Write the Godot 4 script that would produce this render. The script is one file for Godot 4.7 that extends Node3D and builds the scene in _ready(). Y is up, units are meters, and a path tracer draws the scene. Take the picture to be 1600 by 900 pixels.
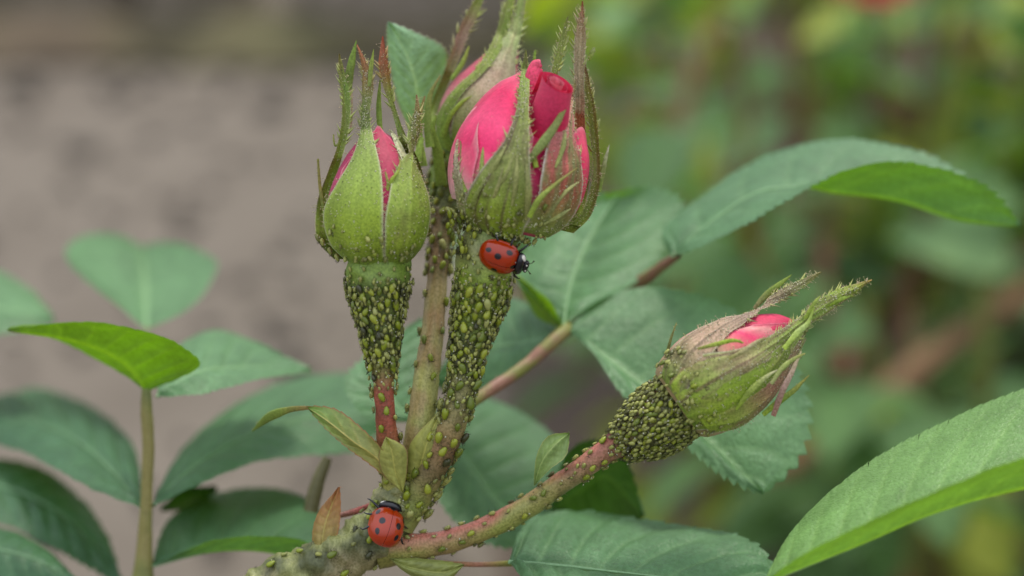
extends Node3D

const D := 0.225            # metres from the lens to the plane of sharp focus
const K := 0.0000882        # metres on that plane for one unit of the drawing grid
var cam: Transform3D
var rng := RandomNumberGenerator.new()
var nz := FastNoiseLite.new()
var M := {}
var used := {}
var aphid_spots := []       # every aphid: where it sits, how it is turned, how large, which colony
var aphid_mesh := []

# ------------------------------------------------------------------ geometry helpers

class MB:
	var p := PackedVector3Array()
	var c := PackedColorArray()
	var i := PackedInt32Array()
	func grid(nu: int, nv: int, fn: Callable, col: Callable) -> void:
		var at := p.size()
		for a in nu + 1:
			for b in nv + 1:
				var u := float(a) / nu
				var v := float(b) / nv
				p.append(fn.call(u, v))
				c.append(col.call(u, v))
		for a in nu:
			for b in nv:
				var q := at + a * (nv + 1) + b
				i.append_array(PackedInt32Array([q, q + 1, q + nv + 1, q + 1, q + nv + 2, q + nv + 1]))
	func spike(at: Vector3, tip: Vector3, r: float, c0: Color, c1: Color) -> void:
		var d := (tip - at).normalized()
		var s := d.cross(Vector3(0.3, 0.8, 0.52)).normalized() * r
		var t := d.cross(s)
		var q := p.size()
		p.append_array(PackedVector3Array([at + s, at - s * 0.5 + t * 0.87, at - s * 0.5 - t * 0.87, tip]))
		c.append_array(PackedColorArray([c0, c0, c0, c1]))
		i.append_array(PackedInt32Array([q, q + 1, q + 3, q + 1, q + 2, q + 3, q + 2, q, q + 3]))
	func ball(at: Vector3, r: Vector3, b: Basis, col: Color, nu := 6, nv := 8) -> void:
		grid(nu, nv, func(u, v): return at + b * Vector3(sin(u * PI) * cos(v * TAU) * r.x, cos(u * PI) * r.y, sin(u * PI) * sin(v * TAU) * r.z), func(_u, _v): return col)
	func rod(pts: Array, rad: Array, seg: int, col: Callable) -> void:
		var n := pts.size()
		var nrm := Vector3.ZERO
		var at := p.size()
		for k in n:
			var t: Vector3 = (pts[mini(k + 1, n - 1)] - pts[maxi(k - 1, 0)]).normalized()
			if k == 0:
				nrm = t.cross(Vector3(0.31, 0.2, 0.93)).normalized()
			nrm = (nrm - t * nrm.dot(t)).normalized()
			var bi := t.cross(nrm)
			for s in seg + 1:
				var a := TAU * s / seg
				p.append(pts[k] + (nrm * cos(a) + bi * sin(a)) * rad[k])
				c.append(col.call(float(k) / (n - 1), a))
		for k in n - 1:
			for s in seg:
				var q := at + k * (seg + 1) + s
				i.append_array(PackedInt32Array([q, q + seg + 1, q + 1, q + 1, q + seg + 1, q + seg + 2]))

func crv(a: Array, t: float) -> Vector3:
	var n := a.size() - 1
	var f := clampf(t, 0.0, 1.0) * n
	var k := mini(int(f), n - 1)
	var x: Vector3 = a[k]
	return x.cubic_interpolate(a[k + 1], a[maxi(k - 1, 0)], a[mini(k + 2, n)], f - k)

func crf(a: Array, t: float) -> float:
	var n := a.size() - 1
	var f := clampf(t, 0.0, 1.0) * n
	var k := mini(int(f), n - 1)
	return cubic_interpolate(a[k], a[k + 1], a[maxi(k - 1, 0)], a[mini(k + 2, n)], f - k)

func crc(a: Array, t: float) -> Color:
	var n := a.size() - 1
	if n == 0:
		return a[0]
	var f := clampf(t, 0.0, 1.0) * n
	var k := mini(int(f), n - 1)
	return a[k].lerp(a[k + 1], f - k)

# the drawing grid: x to the right, y down, z away from the lens, all in units of K on the focus plane
func P(v: Vector3) -> Vector3:
	var s := (D + v.z * K) / D
	return cam * Vector3((v.x - 800.0) * K * s, (450.0 - v.y) * K * s, -(D + v.z * K))

func L(x: float, y: float, z := 0.0) -> Vector3:   # the foot of the shoot stands a little farther back than its buds
	return Vector3(x, y, z + 65.0 * smoothstep(640.0, 820.0, y))

func dirw(v: Vector3) -> Vector3:
	return (cam.basis * Vector3(v.x, -v.y, -v.z)).normalized()

func V(x: float, y: float, z := 0.0) -> Vector3:
	return Vector3(x, y, z)

func noise(p: Vector3, f: float) -> float:
	return nz.get_noise_3d(p.x * f, p.y * f, p.z * f)

func numbered(called: String) -> String:
	var n: int = used.get(called, 0)
	used[called] = n + 1
	return called if n == 0 else "%s_%03d" % [called, n]

func origin(n: Node) -> Vector3:
	var o := Vector3.ZERO
	while n != self and n is Node3D:
		o += n.position
		n = n.get_parent()
	return o

func tag(o: Node, label: String, category: String, group := "") -> Node:
	o.set_meta("label", label)
	o.set_meta("category", category)
	if group:
		o.set_meta("group", group)
	return o

func thing(called: String, label: String, category: String, at: Vector3, group := "") -> Node3D:
	var o := Node3D.new()
	o.name = numbered(called)
	o.position = at
	add_child(o)
	return tag(o, label, category, group)

func build(m: MB, called: String, mat: Material, parent: Node, kind := "") -> MeshInstance3D:
	var o := MeshInstance3D.new()
	o.name = numbered(called) if parent == self else called
	var org := origin(parent)
	var pts := m.p.duplicate()
	var at := Vector3.ZERO
	if parent == self:
		var low := INF
		for q in pts:
			if q.y < low:
				low = q.y
				at = q
		org = at
	for k in pts.size():
		pts[k] = pts[k] - org
	var arr := []
	arr.resize(Mesh.ARRAY_MAX)
	arr[Mesh.ARRAY_VERTEX] = pts
	arr[Mesh.ARRAY_COLOR] = m.c
	arr[Mesh.ARRAY_INDEX] = m.i
	var am := ArrayMesh.new()
	am.add_surface_from_arrays(Mesh.PRIMITIVE_TRIANGLES, arr)
	var st := SurfaceTool.new()
	st.create_from(am, 0)
	st.generate_normals()
	o.mesh = st.commit()
	o.material_override = mat
	o.position = at
	parent.add_child(o, true)
	if kind:
		o.set_meta("kind", kind)
	return o

# ------------------------------------------------------------------ materials

func noise_tex(freq: float, lo: Color, hi: Color, seed_: int, size := 512, kind := FastNoiseLite.TYPE_SIMPLEX_SMOOTH, cut := []) -> NoiseTexture2D:
	var t := NoiseTexture2D.new()
	var n := FastNoiseLite.new()
	n.noise_type = kind
	n.seed = seed_
	n.frequency = freq
	n.fractal_octaves = 4
	t.noise = n
	t.width = size
	t.height = size
	t.seamless = true
	var g := Gradient.new()
	if cut:
		g.offsets = PackedFloat32Array([0.0, cut[0], cut[1], 1.0])
		g.colors = PackedColorArray([lo, lo, hi, hi])
	else:
		g.offsets = PackedFloat32Array([0.0, 1.0])
		g.colors = PackedColorArray([lo, hi])
	t.color_ramp = g
	return t

func std(rough: float, o := {}) -> StandardMaterial3D:
	var m := StandardMaterial3D.new()
	m.vertex_color_use_as_albedo = true
	m.cull_mode = BaseMaterial3D.CULL_DISABLED
	m.roughness = rough
	m.metallic_specular = o.get("spec", 0.5)
	m.uv1_triplanar = true
	m.uv1_scale = Vector3.ONE * o.get("tile", 150.0)
	if o.has("tex"):
		m.albedo_texture = o.tex
	if o.has("rtex"):
		m.roughness_texture = o.rtex
	if o.has("bump"):
		m.heightmap_enabled = true
		m.heightmap_texture = o.btex
		m.heightmap_scale = o.bump
	if o.has("back"):
		m.backlight_enabled = true
		m.backlight = o.back
	if o.has("rim"):
		m.rim_enabled = true
		m.rim = o.rim
		m.rim_tint = 0.5
	if o.has("coat"):
		m.clearcoat_enabled = true
		m.clearcoat = o.coat
		m.clearcoat_roughness = 0.08
	return m

func make_materials() -> void:
	var fine := noise_tex(0.03, Color(0.1, 0.1, 0.1), Color(1, 1, 1), 3)
	var mott := noise_tex(0.02, Color(0.84, 0.84, 0.82), Color(1, 1, 1), 5)
	var speck := noise_tex(0.03, Color(0.8, 0.82, 0.74), Color(1, 1, 1), 7, 512, FastNoiseLite.TYPE_SIMPLEX_SMOOTH, [0.3, 0.6])
	var net := noise_tex(0.028, Color(0, 0, 0), Color(1, 1, 1), 21, 512, FastNoiseLite.TYPE_CELLULAR)
	net.noise.cellular_return_type = FastNoiseLite.RETURN_DISTANCE2_SUB
	net.noise.fractal_octaves = 2
	M.leaf = std(0.4, {"tile": 90.0, "tex": mott, "bump": 0.02, "btex": net, "back": Color(0.85, 0.92, 0.06), "spec": 0.44})
	M.young = std(0.5, {"tile": 120.0, "tex": mott, "bump": 0.005, "btex": fine, "back": Color(0.5, 0.55, 0.15)})
	M.sepal = std(0.55, {"tile": 150.0, "tex": speck, "bump": 0.006, "btex": fine, "back": Color(0.3, 0.34, 0.06), "rim": 0.06, "spec": 0.4})
	M.stem = std(0.48, {"tile": 130.0, "tex": speck, "bump": 0.006, "btex": fine})
	M.petal = std(0.55, {"tile": 130.0, "tex": mott, "bump": 0.006, "btex": fine, "back": Color(0.5, 0.25, 0.3), "rim": 0.12, "spec": 0.35})
	M.aphid = std(0.38, {"back": Color(0.2, 0.24, 0.05)})
	M.hair = std(0.5, {"back": Color(0.4, 0.4, 0.3)})
	M.shell = std(0.2, {"coat": 0.6, "spec": 0.4})
	M.ground = std(0.95, {"tile": 0.9, "tex": noise_tex(0.012, Color(0.86, 0.85, 0.84), Color(1, 1, 1), 11), "bump": 0.25, "btex": fine})
	M.stone = std(0.9, {"tile": 5.0, "tex": noise_tex(0.012, Color(0.6, 0.58, 0.52), Color(1, 1, 1), 12), "bump": 0.5, "btex": fine})
	M.bark = std(0.8, {"tile": 30.0, "tex": mott, "bump": 0.05, "btex": fine})

# ------------------------------------------------------------------ plant builders

# a leaf blade between its midrib and its two edges, toothed, with sunk veins and raised quilting
func leaf(called: String, parent: Node, mid: Array, lft: Array, rgt: Array, o := {}) -> MeshInstance3D:
	var m := MB.new()
	var teeth: int = o.get("teeth", 22)
	var tooth: float = o.get("tooth", 7.5)
	var nv: int = o.get("nv", 12)
	var nu: int = teeth * o.get("per", 5)
	var veins: float = o.get("veins", 8.0)
	var puff: float = o.get("puff", 3.0)
	var cup: float = o.get("cup", 4.0)
	var base: Color = o.get("base", Color(0.1, 0.22, 0.11))
	var vc: Color = o.get("vein", Color(base.r * 1.6 + 0.03, base.g * 1.45 + 0.03, base.b * 1.4 + 0.02))
	var edge: Color = o.get("edge", base)
	var sgn := -1.0 if o.get("under", false) else 1.0
	var row := {}
	var at_row := func(u: float):
		if not row.has(u):
			row.clear()
			var a := crv(mid, u)
			var l := crv(lft, u)
			var r := crv(rgt, u)
			var n := (r - l).cross(crv(mid, u + 0.02) - crv(mid, u - 0.02)).normalized()
			if n.z > 0.0:
				n = -n
			row[u] = [a, l, r, n * sgn, (crv(mid, u + 0.02) - crv(mid, u - 0.02)).normalized()]
		return row[u]
	var vein_at := func(u: float, v: float) -> float:
		var ph := u * veins - absf(v) * 1.3 + (0.5 if v < 0.0 else 0.0)
		return ph - floorf(ph) - 0.5
	var fn := func(u: float, w: float) -> Vector3:
		var q = at_row.call(u)
		var v := w * 2.0 - 1.0
		var e: Vector3 = (q[1] if v < 0.0 else q[2]) - q[0]
		var s := absf(v)
		var f := u * teeth + (0.4 if v < 0.0 else 0.0)
		f -= floorf(f)
		var saw := f / 0.8 if f < 0.8 else (1.0 - f) / 0.2
		var p: Vector3 = q[0] + e * s
		p += (e.normalized() * 0.75 + q[4] * 0.7) * tooth * saw * smoothstep(0.86, 1.0, s) * smoothstep(0.0, 0.12, u) * smoothstep(1.02, 0.9, u)
		var d: float = vein_at.call(u, v)
		var hgt := puff * (1.0 - exp(-pow(d / 0.17, 2.0))) * sin(PI * pow(s, 0.8)) + cup * sin(PI * s)
		hgt += puff * 0.8 * noise(p, 2.2) * s
		hgt -= puff * 0.7 * exp(-pow(v / 0.04, 2.0))
		return P(p + q[3] * hgt * smoothstep(0.0, 0.08, u))
	var col := func(u: float, w: float) -> Color:
		var v := w * 2.0 - 1.0
		var d: float = vein_at.call(u, v)
		var k := 0.45 * exp(-pow(d / 0.06, 2.0)) * (1.0 - absf(v) * 0.7) + 0.8 * exp(-pow(v / 0.035, 2.0))
		var t := 1.0 + 0.3 * noise(V(u * 300.0, v * 150.0, mid[0].x), 0.6) + 0.2 * noise(V(u * 300.0, v * 150.0, mid[0].x), 3.0)
		var bc: Color = base.lerp(o.get("tip", base), u)
		var c := Color(bc.r * t, bc.g * t, bc.b * t).lerp(vc, clampf(k, 0.0, 1.0))
		return c.lerp(edge, smoothstep(0.9, 1.0, absf(v)))
	m.grid(nu, nv * 2, fn, col)
	var ob := build(m, called, o.get("mat", M.leaf), parent)
	if o.get("rib", 0.0) > 0.0:
		var rm := MB.new()
		var pts := []
		var rad := []
		for k in 25:
			var u := k / 24.0
			var q: Vector3 = crv(mid, u * 0.97)
			pts.append(P(q + Vector3(0, 0, 0.6 * o.rib)))
			rad.append(K * (D + q.z * K) / D * o.rib * (1.05 - u))
		rm.rod(pts, rad, 7, func(_u, _a): return vc)
		build(rm, "midrib", M.young, ob)
	return ob

# a stem of changing thickness; the returned spine lets aphids sit on it
func stem_mesh(m: MB, pts: Array, rad: Array, col: Callable, seg := 28, steps := 70, rough := 0.05) -> Dictionary:
	var cs := []
	var rs := []
	for k in steps + 1:
		cs.append(crv(pts, float(k) / steps))
		rs.append(maxf(crf(rad, float(k) / steps), 0.3))
	var nrm := Vector3.ZERO
	var frames := []
	for k in steps + 1:
		var t: Vector3 = (cs[mini(k + 1, steps)] - cs[maxi(k - 1, 0)]).normalized()
		if k == 0:
			nrm = t.cross(Vector3(0, 0, -1)).normalized()
		nrm = (nrm - t * nrm.dot(t)).normalized()
		frames.append([t, nrm, t.cross(nrm)])
	m.grid(steps, seg, func(u, v):
		var k := int(round(u * steps))
		var fr = frames[k]
		var a: float = v * TAU
		var d: Vector3 = fr[1] * cos(a) + fr[2] * sin(a)
		var q: Vector3 = cs[k] + d * rs[k]
		return P(q + d * rs[k] * rough * 2.0 * noise(q, 3.0)),
		func(u, v):
			var k := int(round(u * steps))
			var fr = frames[k]
			return col.call(u, cs[k] + (fr[1] * cos(v * TAU) + fr[2] * sin(v * TAU)) * rs[k]))
	for j in int(steps * 1.6):
		var k := rng.randi_range(4, steps - 2)
		var a := rng.randf() * TAU
		var d: Vector3 = frames[k][1] * cos(a) + frames[k][2] * sin(a)
		var q: Vector3 = cs[k] + d * rs[k] * 0.98
		var hc: Color = col.call(float(k) / steps, q).lerp(Color(0.5, 0.42, 0.3), 0.5)
		m.spike(P(q), P(q + d * rng.randf_range(2.5, 7.0) + frames[k][0] * rng.randf_range(-2, 2)), 0.55 * K, hc, hc)
	return {"c": cs, "r": rs, "f": frames, "n": steps}

# aphids on a stem: thrown at random, kept apart
func settle(sp: Dictionary, u0: float, u1: float, tries: int, size0: float, size1: float, colony: String, gap := 0.62, front := -0.35, sink := 0.0) -> void:
	var mine := []
	for k in tries:
		var u := rng.randf_range(u0, u1)
		var kk := clampi(int(u * sp.n), 0, sp.n)
		var a := rng.randf() * TAU
		var fr = sp.f[kk]
		var d: Vector3 = fr[1] * cos(a) + fr[2] * sin(a)
		if d.z > -front:
			continue
		var q: Vector3 = sp.c[kk] + d * (sp.r[kk] - sink)
		var size := rng.randf_range(size0, size1)
		var ok := true
		for e in mine:
			if e[0].distance_to(q) < (e[1] + size) * 0.5 * gap * 1.15:
				ok = false
				break
		if not ok:
			continue
		mine.append([q, size])
		var fwd: Vector3 = fr[0] * (1.0 if rng.randf() < 0.75 else -1.0) + (fr[1] * rng.randf_range(-1, 1) + fr[2] * rng.randf_range(-1, 1)) * 0.7
		perch(q, d, fwd, size, colony)

func perch(q: Vector3, d: Vector3, fwd: Vector3, size: float, colony: String, tone := -1) -> void:
	var up := dirw(d)
	var f := dirw(fwd)
	f = (f - up * f.dot(up)).normalized()
	aphid_spots.append({"at": P(q), "b": Basis(up.cross(f), up, f), "s": size * K, "score": size * clampf(-d.z + 0.35, 0.02, 1.0), "colony": colony, "tone": tone if tone >= 0 else [0, 0, 0, 0, 1, 1, 1, 2, 2, 2, 3, 4][rng.randi() % 12]})

# a frame for a bud: its base on the grid, its tilt to the right, its outline
class Bud:
	var at: Vector3
	var tilt: float
	var prof: Array      # pairs of height and radius
	func r(y: float) -> float:
		if y <= prof[0][0]:
			return prof[0][1]
		for k in prof.size() - 1:
			if y <= prof[k + 1][0]:
				var t: float = (y - prof[k][0]) / (prof[k + 1][0] - prof[k][0])
				var a: Array = prof[maxi(k - 1, 0)]
				var d: Array = prof[mini(k + 2, prof.size() - 1)]
				return maxf(0.0, cubic_interpolate(prof[k][1], prof[k + 1][1], a[1], d[1], t))
		return 0.0
	func to_local(x: float, y: float) -> Vector2:
		var dx := x - at.x
		var dy := at.y - y
		return Vector2(dx * cos(tilt) - dy * sin(tilt), dx * sin(tilt) + dy * cos(tilt))
	func to_grid(l: Vector3) -> Vector3:
		return Vector3(at.x + l.x * cos(tilt) + l.y * sin(tilt), at.y + l.x * sin(tilt) - l.y * cos(tilt), at.z - l.z)

func bud_frame(x: float, y: float, z: float, tilt_deg: float, prof: Array) -> Bud:
	var b := Bud.new()
	b.at = Vector3(x, y, z)
	b.tilt = deg_to_rad(tilt_deg)
	b.prof = prof
	return b

# a sepal: keys of [x, y, lift off the bud, width to the left, width to the right] from base to tip
func sepal(b: Bud, parent: Node, keys: Array, cols: Array, o := {}) -> MeshInstance3D:
	var m := MB.new()
	var side: float = o.get("side", 1.0)
	var nu: int = o.get("nu", 60)
	var nv: int = o.get("nv", 20)
	var margin: Color = o.get("margin", Color(0.62, 0.6, 0.46))
	var blotch: Color = o.get("blotch", Color(0.2, 0.13, 0.08))
	var blotchy: float = o.get("blotchy", 0.35)
	var ruffle: float = o.get("ruffle", 1.0)
	var xy := []
	var lift := []
	var wl := []
	var wr := []
	for k in keys:
		var l := b.to_local(k[0], k[1])
		xy.append(Vector3(l.x, l.y, 0))
		lift.append(k[2])
		wl.append(k[3])
		wr.append(k[4])
	var sd := float(keys[0][0]) * 3.7 + side
	var frame := func(u: float):
		var c := crv(xy, u)
		var rr: float = maxf(b.r(c.y) + crf(lift, u), absf(c.x) + 0.01)
		var th := asin(clampf(c.x / rr, -1.0, 1.0))
		if side < 0.0:
			th = PI - th
		var turn := th if side > 0.0 else PI - th
		turn *= clampf(b.r(c.y) / 45.0, 0.15, 1.0) if side > 0.0 else 0.35
		return [c, rr, th, turn if side > 0.0 else PI - turn]
	var fn := func(u: float, v: float) -> Vector3:
		var f = frame.call(u)
		var w := v * 2.0 - 1.0
		var s: float = w * (maxf(crf(wl, u), 0.4) if w < 0.0 else maxf(crf(wr, u), 0.4))
		if side < 0.0:
			s = -s
		s *= 1.0 + 0.05 * noise(V(u * 200.0, w * 8.0, sd), 2.0)
		var rc: float = maxf(f[1], 26.0)
		var tn := Vector3(cos(f[3]), 0, -sin(f[3]))
		var nn := Vector3(sin(f[3]), 0, cos(f[3]))
		var q: Vector3 = Vector3(f[1] * sin(f[2]), f[0].y, f[1] * cos(f[2])) + tn * rc * sin(s / rc) + nn * rc * (cos(s / rc) - 1.0)
		q += nn * (ruffle * 1.6 * noise(V(u * 220.0, s, sd), 2.6) + 1.6 * (1.0 - w * w) + 1.3 * exp(-pow(w / 0.16, 2.0)))
		return P(b.to_grid(q))
	var col := func(u: float, v: float) -> Color:
		var w := v * 2.0 - 1.0
		var c := crc(cols, u)
		var p := V(u * 260.0, w * 60.0, sd)
		c = c.lerp(blotch, clampf(blotchy * (0.15 + 1.7 * noise(p, 1.1) + 1.0 * noise(p, 5.0)), 0.0, 0.85))
		var t := 1.0 + 0.1 * noise(p, 3.1) + 0.22 * noise(p, 0.8) + 0.26 * noise(V(u * 40.0, w * 130.0, sd), 3.0) + 0.22 * exp(-pow(w / 0.07, 2.0))
		c = Color(c.r * t, c.g * t, c.b * t * 0.95)
		c = c.lerp(blotch, clampf(o.get("streak", 0.0) * smoothstep(0.12, 0.4, noise(V(u * 22.0, w * 110.0, sd + 40.0), 2.4)), 0.0, 0.8))
		return c.lerp(margin, smoothstep(0.91, 0.99, absf(w)) * o.get("rimmed", 0.75) * smoothstep(0.85, 0.6, u))
	m.grid(nu, nv, fn, col)
	var ob := build(m, "sepal", M.sepal, parent)
	# glandular hairs along the margins and over the back
	var h := MB.new()
	for k in int(o.get("hairs", 70) * 2.0):
		var u := rng.randf_range(0.12, 0.97)
		var edge := rng.randf() < 0.6
		var v := (0.0 if rng.randf() < 0.5 else 1.0) if edge else rng.randf()
		var a: Vector3 = fn.call(u, v)
		var q: Vector3 = fn.call(u, v + (0.03 if v < 0.5 else -0.03))
		var f = frame.call(u)
		var nn := Vector3(sin(f[2]), 0, cos(f[2]))
		var out := cam.basis * Vector3(nn.x * cos(b.tilt), -nn.x * sin(b.tilt), nn.z)
		var d := ((a - q).normalized() * (1.0 if edge else 0.2) + out * (0.5 if edge else 1.0) + Vector3(rng.randf_range(-0.4, 0.4), rng.randf_range(-0.2, 0.5), rng.randf_range(-0.4, 0.4))).normalized()
		var ln := rng.randf_range(2.5, 8.0) if edge else rng.randf_range(1.2, 3.0)
		var hc := Color(0.4, 0.44, 0.16).lerp(Color(0.5, 0.36, 0.26), rng.randf())
		h.spike(a - d * K, a + d * ln * K, 0.6 * K, hc, hc)
		if rng.randf() < 0.4 and edge:
			h.ball(a + d * ln * K, Vector3.ONE * 0.9 * K, Basis.IDENTITY, hc, 3, 4)
	for k in int(o.get("fringe", 24)):
		var u := rng.randf_range(0.5, 0.93)
		var v := 0.0 if rng.randf() < 0.5 else 1.0
		var a: Vector3 = fn.call(u, v)
		var d: Vector3 = ((a - fn.call(u, 0.5)).normalized() * 0.8 + (fn.call(u + 0.03, v) - a).normalized() * 0.9 + cam.basis.z * rng.randf_range(-0.2, 0.5)).normalized()
		var fc := crc(cols, u).lerp(Color(0.3, 0.36, 0.05), rng.randf_range(0.2, 0.8))
		h.spike(a - d * 2.0 * K, a + d * rng.randf_range(4.0, 18.0) * K, rng.randf_range(1.0, 2.9) * K, fc, fc.lerp(Color(0.5, 0.45, 0.3), 0.4))
	for k in int(o.get("hairs", 70) * o.get("scurf", 2.6)):
		var u := rng.randf_range(0.05, 0.9)
		var v := rng.randf_range(0.05, 0.95)
		if noise(V(u * 260.0, v * 120.0, sd), 2.0) < -0.05 and rng.randf() < 0.7:
			continue
		var a: Vector3 = fn.call(u, v)
		var f = frame.call(u)
		var out := cam.basis * Vector3(sin(f[3]) * cos(b.tilt), -sin(f[3]) * sin(b.tilt), cos(f[3]))
		var dk := rng.randf() < 0.18
		var sc := Color(0.06, 0.07, 0.02) if dk else Color(0.5, 0.53, 0.26).lerp(Color(0.58, 0.54, 0.44), rng.randf())
		var r := Vector3(rng.randf_range(0.5, 1.9), 0.6, rng.randf_range(0.5, 0.9)) * K
		h.ball(a + out * 0.4 * K, r, Basis(out, rng.randf() * TAU) * Basis(cam.basis.x, cam.basis.z, -cam.basis.y), sc, 3, 5)
	build(h, "hairs", M.hair, ob, "stuff")
	return ob

# a narrow lobe or filament of a sepal
func lobe(parent: Node, pts: Array, w: Array, cols: Array, called := "sepal_lobe", flat := 0.35) -> void:
	var m := MB.new()
	var n := 26
	m.grid(n, 10, func(u, v):
		var t := (crv(pts, u + 0.02) - crv(pts, u - 0.02)).normalized()
		var s := t.cross(Vector3(0, 0, 1)).normalized()
		var a: float = v * TAU
		var r: float = maxf(crf(w, u), 0.25)
		return P(crv(pts, u) + s * cos(a) * r * (1.0 + 0.12 * noise(V(u * 100, a, pts[0].x), 5.0)) + Vector3(0, 0, 1) * sin(a) * r * flat),
		func(u, v):
			var c := crc(cols, u)
			var k := 1.0 + 0.3 * noise(V(u * 120.0, v * 20.0, pts[0].y), 2.0)
			return Color(c.r * k, c.g * k, c.b * k))
	for k in int(n * 0.6):
		var u := rng.randf_range(0.05, 0.95)
		var t := (crv(pts, u + 0.02) - crv(pts, u - 0.02)).normalized()
		var s := t.cross(Vector3(0, 0, 1)).normalized() * (1.0 if rng.randf() < 0.5 else -1.0)
		var a := crv(pts, u) + s * crf(w, u) * 0.8
		var c := crc(cols, u).lerp(Color(0.5, 0.45, 0.25), 0.5)
		m.spike(P(a), P(a + s * rng.randf_range(2.0, 4.5) + t * rng.randf_range(-1, 2) - Vector3(0, 0, rng.randf_range(-1, 2))), 0.5 * K, c, c)
	build(m, called, M.sepal, parent)

# petals: the closed heart of a bud, then outer petals wrapped round it
func heart(b: Bud, parent: Node, top: float, share: float, cols: Array) -> void:
	var m := MB.new()
	m.grid(50, 48, func(u, v):
		var y: float = lerpf(10.0, top, u)
		var a: float = v * TAU
		var rr: float = b.r(y) * share
		if u > 0.9:
			rr *= sqrt(maxf(0.0, 1.0 - pow((u - 0.9) / 0.1, 2.0)))
		rr *= 1.0 + 0.03 * sin(a * 5.0 + u * 4.0) * smoothstep(0.3, 1.0, u)
		return P(b.to_grid(Vector3(rr * sin(a), y, rr * cos(a)))),
		func(u, v): return petal_col(cols, u, v, 3.0))
	build(m, "petal", M.petal, parent)

func petal_col(cols: Array, u: float, v: float, sd: float) -> Color:
	var c := crc(cols, u)
	var t := 1.0 + 0.4 * noise(V(u * 24.0, v * 200.0, sd), 1.6) + 0.3 * noise(V(u * 30.0, v * 40.0, sd), 1.5) + 0.12 * noise(V(u * 120.0, v * 160.0, sd), 3.0)
	return Color(c.r * t, c.g * t, c.b * t)

# one petal wrapped round the bud between two angles; its rim rises and falls and rolls outwards
func petal(b: Bud, parent: Node, th0: float, th1: float, y0: float, y1: float, out: float, curl: float, cols: Array, lean := 0.0) -> void:
	var m := MB.new()
	m.grid(44, 40, func(u, v):
		var w: float = v * 2.0 - 1.0
		var th: float = deg_to_rad(lerpf(th0, th1, v))
		var top: float = lerpf(y0, y1, 1.0 - 0.45 * pow(absf(w), 2.2)) + 3.0 * noise(V(v * 40.0, th0, 0), 3.0)
		var y: float = lerpf(y0, top, u)
		var rr: float = b.r(y) * (1.0 + 0.075 * noise(V(v * 60, u * 26, th0), 1.3)) + 2.2 * noise(V(v * 160, u * 40, th0), 1.6) + out
		var k := smoothstep(0.8, 1.0, u)
		rr += curl * k * k
		y -= curl * 0.55 * k * k * k
		rr = maxf(rr, 2.0)
		return P(b.to_grid(Vector3(rr * sin(th) + lean * (y - y0) * 0.01, y, rr * cos(th)))),
		func(u, v): return petal_col(cols, u, v, th0).lerp(Color(0.78, 0.36, 0.4), 0.7 * smoothstep(0.93, 1.0, absf(v * 2.0 - 1.0)) + 0.5 * smoothstep(0.95, 1.0, u)))
	build(m, "petal", M.petal, parent)

# the rolled inner petals, seen as a spiral from above
func roll(parent: Node, base: Vector3, top: Vector3, r0: float, r1: float, turns: float, cols: Array) -> void:
	var m := MB.new()
	var ax := (top - base)
	var ln := ax.length()
	ax = ax.normalized()
	var sx := ax.cross(Vector3(0, 0, 1)).normalized()
	var sz := sx.cross(ax)
	m.grid(100, 16, func(u, v):
		var a: float = u * turns * TAU
		var sh: float = 1.0 - 0.82 * u
		var h: float = v * ln * (1.0 - 0.04 * sin(a * 0.9) + 0.03 * u)
		var r: float = lerpf(r0, r1, v) * sh * (1.0 + 0.1 * sin(a * 2.0 + 1.0)) + 3.5 * pow(v, 8.0)
		return P(base + ax * h + sx * cos(a + 0.6) * r + sz * sin(a + 0.6) * r),
		func(u, v): return petal_col(cols, v, u, 9.0))
	build(m, "petal", M.petal, parent)

# ------------------------------------------------------------------ insects

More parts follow.
